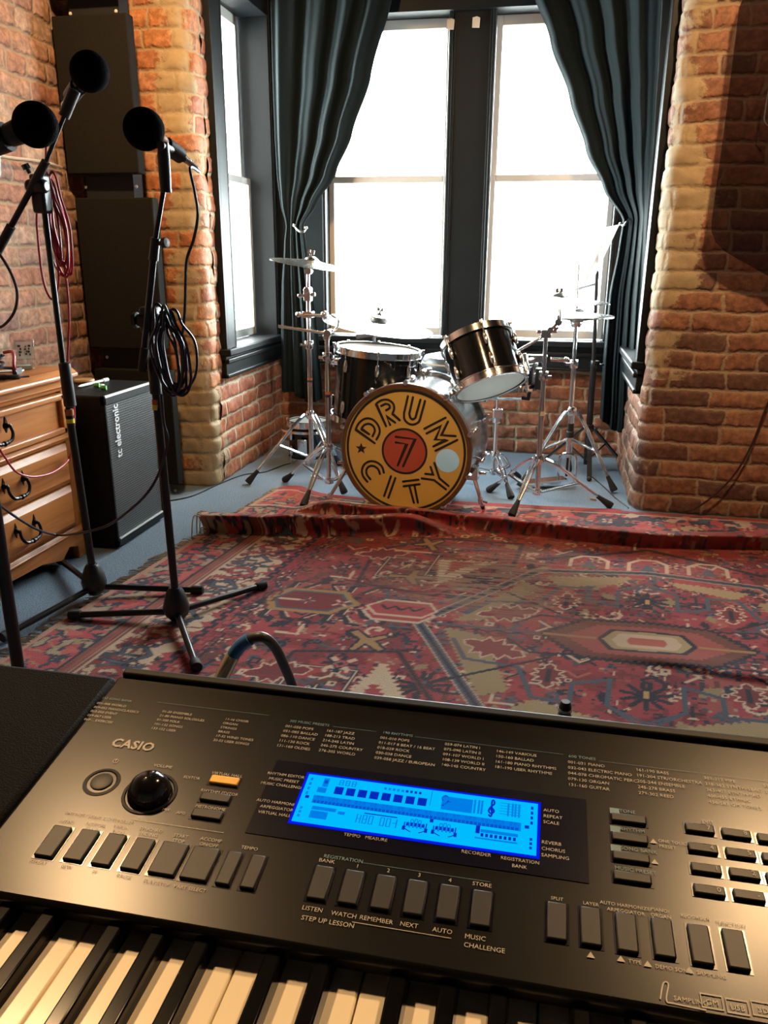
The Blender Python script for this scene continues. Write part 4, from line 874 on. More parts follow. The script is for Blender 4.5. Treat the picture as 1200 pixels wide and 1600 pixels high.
# hi-hat
Hh = V((.152,4.2,0)); t = thing('hi_hat_stand', Hh, 'chrome hi-hat stand with footboard under the closed pair of cymbals', 'cymbal stand')
MB().cyl(Hh+V((0,0,.07)), Hh+V((-.008,0,.62)), .014).build('lower_tube', M['chrome'], t); MB().cyl(Hh+V((-.008,0,.60)), Hh+V((-.012,0,.835)), .0105).build('upper_tube', M['chrome'], t)
MB().cyl(Hh+V((-.012,0,.83)), Hh+V((-.022,0,1.115)), .003, seg=8).build('pull_rod', M['nickel'], t); clamp(t, Hh+V((-.008,0,.635)), side=(-1,-.3,0))
tripod(t, Hh, [(.393,4.097),(-.089,4.074),(.17,4.48)], .395, .245, rail=.5)
MB().lathe([(.0001,.245),(.021,.245),(.021,.285),(.017,.29),(.017,.33),(.0001,.33)], Hh, seg=16).build('memory_lock', M['black_plastic'], t)
m = MB().tube(catmull([Hh+V((-.045,-.01,.012)), Hh+V((-.043,-.01,.13)), Hh+V((-.03,-.01,.165)), Hh+V((.025,-.01,.165)), Hh+V((.040,-.01,.13)), Hh+V((.042,-.01,.012))], 5), .0085, 8); m.build('base_frame', M['chrome'], t)
m = MB().box(Hh+V((-.11,-.07,.035)), (.22,.075,.010), (V((.92,.38,.06)).normalized(), V((-.38,.92,0)).normalized(), V((-.06,0,1)).normalized())); m.cyl(Hh+V((-.04,-.04,.03)), Hh+V((-.26,-.13,.018)), .005, seg=6); m.cyl(Hh+V((-.03,-.08,.03)), Hh+V((-.22,-.165,.018)), .005, seg=6).build('footboard', M['chrome'], t)
MB().cyl(Hh+V((-.002,-.01,.05)), Hh+V((-.002,-.01,.15)), .007, seg=8).build('pull_chain', M['black_metal'], t)
MB().lathe([(.0001,.0),(.020,.0),(.030,.018),(.030,.024),(.0001,.026)], Hh+V((-.012,0,.818)), seg=20).build('seat_cup', M['chrome'], t)
m = MB().lathe([(.0001,-.016),(.006,-.014),(.006,-.004),(.013,0),(.006,.004),(.006,.012),(.0001,.014)], Hh+V((-.015,0,.912)), seg=12); m.build('clutch', M['nickel'], t)
cymbal('hi_hat_cymbal', 'lower cymbal of the closed hi-hat pair at right', Hh+V((-.012,0,.868)), .182, (0,0,-1), 'cymbal')
cymbal('hi_hat_cymbal', 'upper cymbal of the closed hi-hat pair at right', Hh+V((-.012,0,.873)), .182, (0,0,1), 'cymbal_silver')
# snare stand
Sn = V((-.222,4.06,0)); t = thing('snare_stand', Sn, 'low chrome snare stand under the snare drum behind the bass drum', 'drum stand')
MB().cyl(Sn+V((0,0,.07)), Sn+V((0,-.01,.36)), .0125).build('lower_tube', M['chrome'], t); MB().cyl(Sn+V((0,-.01,.34)), Sn+V((0,-.03,.47)), .009).build('upper_tube', M['chrome'], t)
clamp(t, Sn+V((0,-.01,.365)), side=(-1,-.4,0)); m = MB().box(Sn+V((.005,-.015,.395)), (.05,.04,.05)); m.build('ratchet', M['chrome'], t, bevel=.006)
tripod(t, Sn, [(-.12,3.86),(-.43,4.12),(-.10,4.26)], .175, .085, rail=.5)
for a in (205, 325, 85):
    d = V((math.cos(R(a)), math.sin(R(a)), 0)); q = Sn+V((0,-.03,.47)); e = V((-.222,4.00,.50))+d*.175
    lg = MB().tube([q, e], .0065, 8).build('basket_arm', M['chrome'], t); MB().tube([e-d*.02, e+d*.014, e+d*.018+V((0,0,.035))], .010, 8).build('rubber_grip', M['rubber'], lg)
# music stand behind
Dd = V((.268,4.56,0)); t = thing('music_stand', Dd, 'black music stand with tripod legs in front of the right curtain', 'music stand')
MB().cyl(Dd+V((0,0,.03)), Dd+V((-.006,0,.60)), .017).build('lower_tube', M['black_metal'], t); MB().cyl(Dd+V((-.006,0,.58)), Dd+V((-.03,0,1.08)), .0105).build('upper_tube', M['black_metal'], t)
for z in (.592,.238): clamp(t, Dd+V((0,0,z)), r=.022, side=(1,-.3,0), mat='black_metal')
for f in ((.475,4.742),(.040,4.707),(.275,4.30)):
    f = V((f[0], f[1], .012)); d = (V((f.x,f.y,0))-Dd).normalized(); top = Dd+d*.03+V((0,0,.235)); sd = V((-d.y,d.x,0))
    lg = MB().box((top+f)/2, ((top-f).length, .026, .010), ((top-f).normalized(), sd, (top-f).normalized().cross(sd))).build('leg', M['black_metal'], t)
    md = top.lerp(f, .45); MB().cyl(Dd+V((0,0,.06))+d*.018, md, .005, seg=8).build('brace', M['black_metal'], lg); MB().ball(f, .014).build('rubber_foot', M['rubber'], lg)
P4 = [ony(x, y, yv) for x, y, yv in ((942,356,4.50),(968,350.5,4.56),(924,443,4.50),(899,450,4.44))]
nn = (P4[1]-P4[0]).cross(P4[3]-P4[0]).normalized(); nn = nn if nn.y < 0 else -nn
cen = sum(P4, V())/4; dn = (P4[3]-P4[0]).normalized(); rg = (P4[2]-P4[3]).normalized(); lo = (P4[2]+P4[3])/2
m = MB().box(lo+dn*.006+nn*.012, ((P4[2]-P4[3]).length*1.02, .034, .004), (rg, nn, rg.cross(nn))); m.box(lo+dn*.001+nn*.028, ((P4[2]-P4[3]).length*1.02, .003, .014), (rg, nn, rg.cross(nn))); m.build('ledge', M['black_metal'], t)
MB().cyl(lo-nn*.008, cen-nn*.008-dn*.06, .005, seg=8).build('desk_spine', M['black_metal'], t)
MB().cyl(Dd+V((-.03,0,1.07)), cen-nn*.012, .009, seg=8).build('desk_neck', M['black_metal'], t)
m = MB().add(P4+[p-nn*.0012 for p in P4], [(0,1,2,3),(7,6,5,4),(0,4,5,1),(1,5,6,2),(2,6,7,3),(3,7,4,0)]); solo('music_sheet', m, M['paper'], 'glowing white sheet of paper leaning on the black music stand', 'paper')
# small bits on the carpet
solo('drumstick_fragment', MB().box(onz(927,780,.006), (.030,.008,.006), (V((.9,-.2,0)).normalized(), V((.2,.9,0)).normalized(), V((0,0,1)))), M['wood_disc'], 'tiny wood splinter on the carpet by the front right stand foot', 'wood chip')
def fcable(name, px, r, mat, label, z=None, n=8):
    P = [onz(x, y, z if z is not None else r) for x, y in px]; return solo(name, MB().tube(catmull(P, n), r, 8), M[mat], label, 'cable')
fcable('floor_cable', ((262,783),(300,775),(345,755),(380,742),(415,737),(445,726),(470,722)), .0035, 'cable_black', 'thin black cable on the carpet leading behind the left cymbal stands')
fcable('floor_cable', ((925,745),(945,762),(962,778),(978,790),(982,794)), .0032, 'cable_black', 'thin black cable on the carpet from the music stand to the brick pier')

# ------------------------------------------------------------------ chest of drawers on the left
DX0, DXF, DY0, DY1, DZT = -2.17, -1.765, 1.35, 2.735, .742
t = ch = thing('dresser', (-1.97, 2.05, 0), 'orange pine chest of drawers with dark bail handles against the left brick wall', 'dresser')
m = MB().prism([(DX0,0),(DXF+.030,0),(DXF+.036,.006),(DXF+.036,.016),(DXF+.024,.026),(DXF+.012,.036),(DX0,.036)], (0,DY0-.02,DZT-.036), (1,0,0), (0,0,1), (0,DY1-DY0+.042,0)); m.build('top', M['pine'], t, bevel=.004)
m = MB().bb((DX0,DY0,.09), (DXF-.02,DY1,DZT-.036)); m.build('carcass', M['pine_v'], t)
for a_, b_ in ((DY1-.055,DY1),(DY0,DY0+.055)): MB().bb((DXF-.022,a_,.05), (DXF,b_,DZT-.036)).build('side_post', M['pine_v'], t, bevel=.006)
def mould(parent, nm, z, y0, y1, d, hgt, mat='pine'):
    MB().prism([(-.02,0),(d*.35,0),(d*.55,hgt*.3),(d,hgt*.45),(d,hgt*.62),(d*.7,hgt*.78),(d*.45,hgt),(-.02,hgt)], (DXF,y0,z), (1,0,0), (0,0,1), (0,y1-y0,0)).build(nm, M[mat], parent, bevel=.002)
mould(t, 'moulding', .665, DY0, DY1+.004, .022, .036); mould(t, 'moulding', .475, DY0, DY1-.05, .020, .030)
pts_ = [(DY0,.0),(DY0+.10,.0),(DY0+.16,.012),(DY0+.30,.058),(DY0+.5,.068)]+[(DY1-.5,.068),(DY1-.30,.060),(DY1-.17,.030),(DY1-.115,.066),(DY1-.06,.05),(DY1-.06,0),(DY1+.004,0),(DY1+.004,.115),(DY0,.115)]
MB().prism([(a,b) for a, b in pts_], (DXF-.02,0,0), (0,1,0), (0,0,1), (.026,0,0)).build('plinth', M['pine'], t, bevel=.003); mould(t, 'moulding', .105, DY0, DY1+.004, .024, .03)
for a_, b_ in ((DY0,DY0+.05),(DY1-.05,DY1)): MB().bb((DX0,a_,0), (DXF-.02,b_,.1)).build('side_foot', M['pine_v'], t)
def handle(parent, y, z):
    m = MB(); xf = DXF+.022
    for s in (-1, 1):
        c = V((xf, y+s*.052, z+.012)); m.lathe([(.0001,-.004),(.013,-.003),(.011,.004),(.006,.010),(.008,.018),(.0001,.022)], c, (1,0,0), 12)
        m.prism([(-.010,0),(-.004,.016),(0,.030),(.006,.016),(.010,0),(.005,-.012),(0,-.024),(-.005,-.012)], c+V((-.004,0,0)), (0,1,0), (0,0,1), (.006,0,0))
    P = [(xf+.016,y-.052,z+.012),(xf+.022,y-.054,z-.010),(xf+.026,y-.040,z-.030),(xf+.026,y-.018,z-.036),(xf+.026,y,z-.037),(xf+.026,y+.018,z-.036),(xf+.026,y+.040,z-.030),(xf+.022,y+.054,z-.010),(xf+.016,y+.052,z+.012)]
    Q = catmull(P, 5); m.tube(Q, [.0048+.0016*math.sin(i*PI/(len(Q)-1)) for i in range(len(Q))], 8); m.ball((xf+.026,y,z-.037), .0095, (0,1,0)); m.ball((xf+.026,y+.018,z-.036), .0070); m.ball((xf+.026,y-.018,z-.036), .0070)
    return m.build('handle', M['bronze'], parent)
YA = DY1-.065
def drawer(z0, z1, y0, y1, style):
    m = MB(); X0 = DXF-.01
    if style == 'frame':
        m.bb((X0,y0,z0), (DXF+.008,y1,z1)); d = m.build('drawer', M['pine'], t, bevel=.002); f = MB()
        for a, b_, c, e in ((y0,y1,z0,z0+.024),(y0,y1,z1-.024,z1),(y0,y0+.026,z0,z1),(y1-.026,y1,z0,z1)): f.bb((DXF,a,c), (DXF+.024,b_,e))
        f.build('frame', M['pine'], d, bevel=.006)
    else:
        a = .022; vs = [(X0,y0,z0),(X0,y1,z0),(X0,y1,z1),(X0,y0,z1),(DXF+.006,y0,z0),(DXF+.006,y1,z0),(DXF+.006,y1,z1),(DXF+.006,y0,z1),(DXF+.022,y0+a,z0+a),(DXF+.022,y1-a,z0+a),(DXF+.022,y1-a,z1-a),(DXF+.022,y0+a,z1-a)]
        m.add(vs, [(3,2,1,0),(8,9,10,11)]+[(i,(i+1)%4,(i+1)%4+4,i+4) for i in range(4)]+[(i+4,(i+1)%4+4,(i+1)%4+8,i+8) for i in range(4)]); d = m.build('drawer', M['pine'], t, bevel=.003, sharp=20)
    return d
hy1, hy2, hy3 = onx(2,652,DXF+.03).y, onx(20,745,DXF+.03).y, onx(28,820,DXF+.03).y
d1 = drawer(.510, .658, 2.02, YA, 'frame'); handle(d1, 2.27, .592); d1b = drawer(.510, .658, DY0+.065, 2.00, 'frame'); handle(d1b, 1.70, .592)
d2 = drawer(.312, .470, DY0+.065, YA, 'raised'); handle(d2, 2.32, .396); handle(d2, 1.68, .396)
d3 = drawer(.140, .306, DY0+.065, YA, 'raised'); handle(d3, 2.35, .228); handle(d3, 1.68, .228)
# things on the chest
def dz(px, py): return onz(px, py, DZT)
q = dz(37, 577); t = thing('plastic_case', q, 'small clear plastic case with its printed lid standing open on the chest of drawers', 'box')
ax = (V((.75,.66,0)).normalized(), V((-.66,.75,0)).normalized(), V((0,0,1)))
MB().box(q+V((0,0,.014)), (.075,.055,.026), ax).build('tray', M['clear_plastic'], t, bevel=.002); MB().box(q+V((-.005,.0,.008)), (.060,.04,.012), ax).build('lining', M['pale_green'], t)
lc = q+ax[1]*.030+ax[0]*.014+V((0,0,.066)); MB().box(lc, (.068,.008,.078), ax).build('lid', M['clear_plastic'], t, bevel=.002)
m = MB().box(lc-ax[1]*.0050, (.056,.0015,.060), ax); ld = m.build('label', M['white_print'], t)
m = MB()
for i, (u, w, h_) in enumerate(((-.016,.010,.044),(.004,.006,.036),(.015,.008,.042))):
    for j in range(4): m.box(lc-ax[1]*.0062+ax[0]*(u+.002*((j*7+i) % 3-1))+V((0,0,(j-1.5)*h_/4)), (w*(.6+.4*((j+i) % 2)),.0008,h_/4*.72), ax)
m.build('label_print', M['label_dark'], t)
q2 = dz(17, 581); solo('white_card', MB().prism([(-.045,-.02),(.03,-.026),(.045,.012),(-.02,.028)], q2+V((0,0,.001)), (.8,.6,0), (-.6,.8,0), (0,0,.004)), M['white_print'], 'small white card lying on the chest beside the clear case', 'card')
q = dz(4, 585); P = [q+V((.02*math.cos(a)+.03*math.cos(a*.31), .03*math.sin(a), .012+.0035*a)) for a in [i*.5 for i in range(34)]]
solo('coiled_cable', MB().tube(P, .0055, 7), M['cable_grey'], 'grey coiled cable heaped at the left edge on the chest', 'cable')
P = [q+V((.045,.02,.006)), q+V((.05,.0,.03)), q+V((.04,.02,.062)), q+V((.015,.045,.075)), q+V((-.02,.05,.07))]
t = thing('red_clip', q+V((.04,.02,0)), 'red plastic clip lead beside the coiled grey cable on the chest', 'clip'); MB().tube(catmull(P, 6), .006, 8).build('lead', M['red_plastic'], t); MB().box(q+V((.045,.02,.012)), (.018,.03,.022)).build('jaw', M['black_plastic'], t)
q = dz(8, 594); solo('cable_plug', MB().tube(catmull([q+V((-.05,0,.01)), q+V((0,.0,.010)), q+V((.03,.03,.007)), q+V((.05,.06,.006))], 5), [.010]*6+[.008]*5+[.003]*5, 8), M['cable_black'], 'black plug lying at the front left edge of the chest top', 'plug')
# ------------------------------------------------------------------ bass cabinet
AX, AY0, AY1, AZ, AD = -1.652, 2.79, 3.205, .628, .36
t = thing('speaker_cabinet', (AX-AD/2, 3.0, 0), 'black bass speaker cabinet with a silver-edged mesh grille beside the chest', 'speaker')
MB().bb((AX-AD,AY0,.012), (AX-.012,AY1,AZ)).build('cabinet', M['amp_vinyl'], t, bevel=.008)
m = MB()
for a, b_, c, e in ((AY0,AY1,.012,.042),(AY0,AY1,AZ-.038,AZ),(AY0,AY0+.014,.012,AZ),(AY1-.014,AY1,.012,AZ)): m.bb((AX-.02,a,c), (AX,b_,e))
m.build('face_frame', M['amp_vinyl'], t, bevel=.003)
def meshm():
    g = NT('grille_mesh'); o = g.obj(); s = g.n('ShaderNodeSeparateXYZ', {0: o}); P_ = .0105
    a = g.math('DIVIDE', s.outputs[1], P_); b_ = g.math('DIVIDE', s.outputs[2], P_*.9); ro = g.math('FLOOR', b_); a = g.math('ADD', a, g.math('MULTIPLY', g.math('MODULO', ro, 2.0), .5))
    fa = g.math('SUBTRACT', g.math('FRACT', a), .5); fb = g.math('SUBTRACT', g.math('FRACT', b_), .5); d = g.math('SQRT', g.math('ADD', g.math('MULTIPLY', fa, fa), g.math('MULTIPLY', fb, fb)))
    hole = g.sstep(d, .30, .38); g.set(g.b.inputs['Base Color'], g.mix(hole, (.003,.003,.003,1), (.16,.17,.17,1))); g.set(g.b.inputs['Metallic'], g.math('MULTIPLY', hole, .7)); g.b.inputs['Roughness'].default_value = .4; g.bump(hole, .002); return g.m
M['grille'] = meshm()
gr = MB().bb((AX-.014,AY0+.014,.042), (AX-.004,AY1-.014,AZ-.038)).build('grille', M['grille'], t)
MB().bb((AX-.004,AY0+.004,AZ-.007), (AX+.003,AY1-.004,AZ+.002)).build('silver_edge', M['silver_trim'], t); MB().bb((AX-.003,AY0+.018,.040), (AX+.002,AY1-.018,.046)).build('silver_edge', M['silver_trim'], t)
for y_ in (AY0+.06, AY1-.06):
    for x_ in (AX-.06, AX-AD+.06): MB().cyl((x_,y_,0), (x_,y_,.014), .018).build('rubber_foot', M['rubber'], t)
def text_mesh(s, size, bold=0.0, space=1.0):
    cu = bpy.data.curves.new('lettering', 'FONT'); cu.body = s; cu.size = size; cu.offset = bold; cu.resolution_u = 2; cu.space_character = space
    o = bpy.data.objects.new('lettering', cu); me = bpy.data.meshes.new_from_object(o); vs = [v.co.copy() for v in me.vertices]; fs = [tuple(p.vertices) for p in me.polygons]
    bpy.data.objects.remove(o); bpy.data.curves.remove(cu); bpy.data.meshes.remove(me); return vs, fs
vs, fs = text_mesh('tc electronic', .066, .0012); w_ = max(v.x for v in vs)
tz0, tz1 = .372, .585; ky = (tz1-tz0)/w_
MB().add([V((AX+.001, AY0+.094-v.y*.95, tz0+v.x*ky)) for v in vs], fs).build('logo', M['white_print'], t)
# bits on the cabinet
def az(px, py, h_=0): return onz(px, py, AZ+.001+h_)
q = az(132,597); solo('wooden_disc', MB().lathe([(.0001,0),(.040,0),(.043,.006),(.040,.013),(.0001,.013)], q, seg=28), M['wood_disc'], 'pale round wooden disc on top of the black speaker cabinet', 'disc')
t = thing('pen', az(140,604), 'slim silver pen lying across the top of the black speaker cabinet', 'pen'); a_, b_ = az(122,604,.008), az(168,593,.008); MB().tube([a_, a_.lerp(b_,.1), a_.lerp(b_,.85)], [.002,.006,.006], 10).build('barrel', M['silver_trim'], t); MB().cyl(a_.lerp(b_,.83), b_, .009, seg=10).build('cap', M['pale_green'], t)
for px, py, mt, lb in ((151,602,'green_plug','green foam earplug on the cabinet, left of the white ring'), (162,606,'green_plug','green foam earplug on the cabinet, right of the white ring')):
    q = az(px, py, .010); solo('earplug', MB().tube([q+V((-.012,-.004,0)), q+V((-.004,0,0)), q+V((.010,.004,0))], [.006,.010,.010], 12), M[mt], lb, 'earplug', 'green earplugs on the cabinet')
q = az(156.5,602,.006); solo('white_ring', MB().tube([q+V((.013*math.cos(a),.013*math.sin(a),0)) for a in [i*PI/8 for i in range(16)]], .005, 8, True), M['white_print'], 'small white plastic ring between two green earplugs on the cabinet', 'ring')

# ------------------------------------------------------------------ microphones and their stands
def micstand(name, hub, feet, label, parts, mat='black_metal'):
    hub = V(hub); t = thing(name, V((hub.x,hub.y,0)), label, 'microphone stand')
    MB().lathe([(.0001,-.062),(.020,-.062),(.040,-.040),(.044,-.020),(.036,.012),(.026,.040),(.019,.050),(.0001,.052)], hub, seg=9).build('hub', M['black_plastic'], t, sharp=50)
    for f in feet:
        f = V(f); f.z = .022; d = (f-hub); d.z = 0; d.normalize(); s_ = hub+d*.02+V((0,0,-.035)); lg = MB().cyl(s_, f, .0105, seg=12).build('leg', M[mat], t); q = (f-s_).normalized()
        MB().tube([f-q*.035, f-q*.03, f+q*.004, f+q*.010], [.013,.016,.017,.008], 12).build('rubber_tip', M['rubber'], lg)
    return t
def knob(t, p, d, r=.013, L=.03): d = V(d).normalized(); p = V(p); m = MB().cyl(p, p+d*L, .006, seg=8); m.lathe([(.0001,-.008),(r,-.007),(r,.007),(.0001,.008)], p+d*L, d, 8); return m.build('knob', M['black_plastic'], t)
def mic(name, head, d, label, ring='mic_ring', r=.054, body=.17, cat='microphone'):
    head = V(head); d = V(d).normalized(); t = thing(name, head, label, cat)     # d: from head along the body
    MB().lathe([(max(r*math.sin(PI*i/18), 1e-4)*(1.0 if i < 12 else 1-.02*(i-12)), -r*1.02*math.cos(PI*i/18)) for i in range(19)], head, d, 36).build('foam_windscreen', M['foam'], t)
    MB().tube([head+d*(r*.85), head+d*(r+.018)], [.023,.021], 18).build('collar_ring', M[ring], t); MB().tube([head+d*(r+.018), head+d*(r+.02), head+d*(r+body-.01), head+d*(r+body)], [.0195,.0185,.0125,.0115], 18).build('body', M['mic_grey'], t)
    e = head+d*(r+body); MB().tube([e, e+d*.028], [.0098,.0095], 14).build('connector', M['nickel'], t); MB().tube([e+d*.028, e+d*.055], [.0085,.005], 12).build('cable_boot', M['rubber'], t); return t, e+d*.055
def pts_on(Yv, *p): return [ony(x, y, Yv) for x, y in p]
# stand in the middle of the left side, with the blue cable bundle
H1 = V((-1.12, 2.20, .080)); t = micstand('microphone_stand', H1, [onz(111,961,.022), onz(412,914,.022), onz(307,1042,.022)], 'black microphone stand with its feet on the rug fringe, before the speaker cabinet', None)
Y1 = 2.20; p0, p1, p2, p3, p4 = [ony(x, y, Y1) for x, y in ((270,905),(246,640),(243,605),(234,505),(233,480))]
MB().cyl(H1+V((0,0,.03)), p2, .0125).build('lower_tube', M['black_metal'], t); MB().cyl(p2-V((0,0,.03)), p4, .0085).build('upper_tube', M['black_metal'], t)
MB().tube([p2+V((0,0,-.022)), p2+V((0,0,-.018)), p2+V((0,0,.08)), p2+V((0,0,.09))], [.012,.0175,.0175,.012], 14).build('height_clutch', M['black_plastic'], t)
bandtape(ony(245.5,640,Y1), (0,0,1), .0134, ('tape_yellow','tape_orange'), t, .0155)
cl = ony(236,500,Y1); m = MB().cyl(cl+V((-.035,-.012,0)), cl+V((.035,-.012,0)), .020, seg=14); m.box(cl, (.055,.045,.075)); m.build('swivel_clutch', M['black_plastic'], t, bevel=.008); MB().lathe([(.0001,-.006),(.022,-.005),(.022,.006),(.0001,.007)], cl+V((-.042,-.012,0)), (1,0,0), 18).build('clutch_disc', M['mic_grey'], t)
ba, bb_, bc_, bd = [ony(x, y, Y1-.03) for x, y in ((222,580),(238,440),(243,372),(258,282))]
MB().cyl(ba, bc_, .0095).build('boom_outer_tube', M['black_metal'], t); MB().cyl(bc_, bd, .0068).build('boom_inner_tube', M['black_metal'], t); MB().tube([bc_+(ba-bc_).normalized()*.06, bc_], [.0135,.0125], 12).build('boom_clutch', M['black_plastic'], t); knob(t, bc_+V((0,0,-.015)), (1,-.2,.1))
for px in ((222,580),(224,540)): c = ony(px[0], px[1], Y1-.03); 
MB().tube([ba, ba+(bd-ba).normalized()*.07], [.013,.013], 12).build('boom_end_grip', M['rubber'], t)
hc = ony(225,202,Y1-.03); dm = (ony(258,226,Y1-.03)-hc).normalized(); dm = (dm+(hc-CAM).normalized()*1.15).normalized()
t1, e1 = mic('microphone', hc, dm, 'black foam-covered microphone pointing left on the middle stand, brown collar ring', body=.105)
cp = hc+dm*.115; m = MB().tube([bd-V((0,0,.03)), bd+V((0,0,.06)), bd+V((.004,0,.095))], [.015,.017,.012], 12); m.tube([cp-dm*.03, cp+dm*.03], [.023,.0215], 16); m.cyl(bd+V((.002,-.018,.085)), bd+V((.002,.018,.085)), .012, seg=12); m.cyl(bd+V((.004,0,.085)), cp, .010, seg=10); m.build('microphone_clip', M['black_plastic'], t)
Yc = Y1-.05
cab = [e1, e1+dm*.012+V((.004,-.01,-.008)), ony(297,262,Y1+.02), ony(304,298,Y1)]+pts_on(Yc, (309,335),(303,372),(292,405),(290,440),(289,480),(286,515),(281,527),(270,515),(260,497),(250,487))
solo('microphone_cable', MB().tube(catmull(cab, 7), .0042, 8), M['cable_navy'], 'dark cable dropping from the middle microphone to the coil on its stand', 'cable')
r4 = random.Random(8); m = MB()
for k in range(9):
    w_, h_ = r4.uniform(.030,.062), r4.uniform(.085,.125); c = ony(252+k*2.2, 548+r4.uniform(-5,8), Yc-.012-.005*(k % 4)); tl = r4.uniform(.05,.28); P = []
    for i in range(14): a = 2*PI*i/14; x_, z_ = w_*math.sin(a)*(1.0 if math.cos(a) < .4 else .6), h_*math.cos(a); P.append(c+V((x_*math.cos(tl)-z_*math.sin(tl)*.6+.012, .006*math.sin(3*a+k), x_*math.sin(tl)*.4+z_-(0 if z_ > 0 else .01))))
    m.tube(catmull(P, 4, True), .0040, 7, True)
solo('coiled_cable', m, M['cable_navy'], 'bundle of dark blue cable looped over the middle microphone stand', 'cable')
P = pts_on(2.16, (252,615),(256,660),(262,690),(250,735),(232,768),(205,795))+pts_on(2.22, (170,820))+pts_on(2.27, (130,832))+[onx(x, y, DXF+.05) for x, y in ((92,836),(60,828),(25,808),(-10,782))]
solo('microphone_cable', MB().tube(catmull(P, 8), .0042, 8), M['cable_navy'], 'dark cable sagging from the middle stand across the cabinet and chest', 'cable')
# stand further left, boom rising to the right
H2 = V((-1.489, 2.331, .080)); t = micstand('microphone_stand', H2, [V((-1.584,1.96,0)), V((-1.137,2.429,0)), V((-1.795,2.594,0))], 'black boom microphone stand between the chest of drawers and the speaker cabinet', None)
Y2 = 2.331; p2, p4 = ony(107,640,Y2), ony(66,300,Y2)
MB().cyl(H2+V((0,0,.03)), p2, .0128).build('lower_tube', M['black_metal'], t); MB().cyl(p2-V((0,0,.03)), p4, .0090).build('upper_tube', M['black_metal'], t)
q = ony(105,600,Y2); MB().tube([q+V((.002,0,-.075)), q+V((.002,0,-.07)), q+V((-.002,0,.065)), q+V((-.002,0,.07))], [.013,.0195,.0185,.012], 14).build('height_clutch', M['black_plastic'], t); bandtape(ony(109.5,655,Y2)-V((0,0,.012)), (0,0,1), .0136, ('tape_yellow',), t, .014); bandtape(ony(108.6,646,Y2)-V((0,0,.006)), (0,0,1), .0136, ('tape_orange',), t, .020)
cl = ony(63,292,Y2); m = MB().box(cl+V((0,0,-.02)), (.045,.045,.11)); m.cyl(cl+V((-.03,-.02,0)), cl+V((.035,-.02,0)), .020, seg=14); m.build('swivel_clutch', M['black_plastic'], t, bevel=.008); knob(t, cl+V((-.01,-.03,.035)), (-.3,-.3,1), .012, .02)
ba, bc_, bd = ony(-12,408,Y2-.03), ony(72,252,Y2-.03), ony(104,172,Y2-.02)
MB().cyl(ba, bc_, .0092).build('boom_tube', M['black_metal'], t); MB().cyl(bc_, bd, .0062).build('boom_inner_tube', M['black_metal'], t); MB().tube([ba, ba+(bc_-ba).normalized()*.13], .0135, 12).build('boom_grip', M['rubber'], t); MB().tube([bc_-(bc_-ba).normalized()*.10, bc_], [.0135,.0125], 12).build('boom_clutch', M['black_plastic'], t)
hc = ony(140,112,Y2-.02); dm = (ony(96,138,Y2-.02)-hc).normalized(); t2, e2 = mic('microphone', hc, (dm+V((-.1,.75,0))).normalized(), 'black foam-covered microphone topmost, against the dark corner panels', ring='mic_grey', body=.13)
dmm = (dm+V((-.1,.75,0))).normalized(); cp = hc+dmm*.12; m = MB().tube([bd-(bd-bc_).normalized()*.02, bd+(bd-bc_).normalized()*.06], [.016,.017], 12); m.tube([cp-dmm*.03, cp+dmm*.035], [.024,.022], 16); m.cyl(bd+(bd-bc_).normalized()*.05, cp, .012, seg=10); m.build('microphone_clip', M['black_plastic'], t)
P = pts_on(Y2-.04, (-8,388),(8,410),(22,438),(27,462),(22,488),(6,508),(-14,516)); solo('microphone_cable', MB().tube(catmull(P, 7), .0046, 8), M['cable_brown'], 'dark brown cable looping out of the left edge beside the brick wall', 'cable')
m = MB(); r5 = random.Random(4)
for k in range(8):
    c = ony(82+k*1.8, 348+r5.uniform(-8,8), Y2+.03+.006*(k % 3)); w_, h_ = r5.uniform(.016,.038), r5.uniform(.12,.155); P = []
    for i in range(12): a = 2*PI*i/12; P.append(c+V((w_*math.sin(a)*(.55 if math.cos(a) > .3 else 1)+.022*(-math.cos(a))*.5, .006*math.sin(2*a+k), h_*math.cos(a))))
    m.tube(catmull(P, 4, True), .0036, 7, True)
solo('coiled_cable', m, M['cable_red'], 'bundle of dark red cable hanging on the boom stand by the brick wall', 'cable')
P = pts_on(Y2+.045, (76,170),(73,205),(70,275))+pts_on(Y2+.04, (58,330),(60,380),(68,440),(82,468),(92,440),(88,400)); solo('microphone_cable', MB().tube(catmull(P, 7), .0036, 8), M['cable_red'], 'dark red cable running down from the topmost microphone to the coil', 'cable')
P = pts_on(Y2+.04, (98,400),(105,450),(108,500),(106,560),(110,600),(116,640),(115,680))+[onx(x, y, DXF+.055) for x, y in ((110,712),(98,728),(78,740),(50,745),(25,737),(8,715),(-8,690))]; solo('microphone_cable', MB().tube(catmull(P, 7), .0036, 8), M['cable_red'], 'dark red cable looping down across the chest drawers', 'cable')
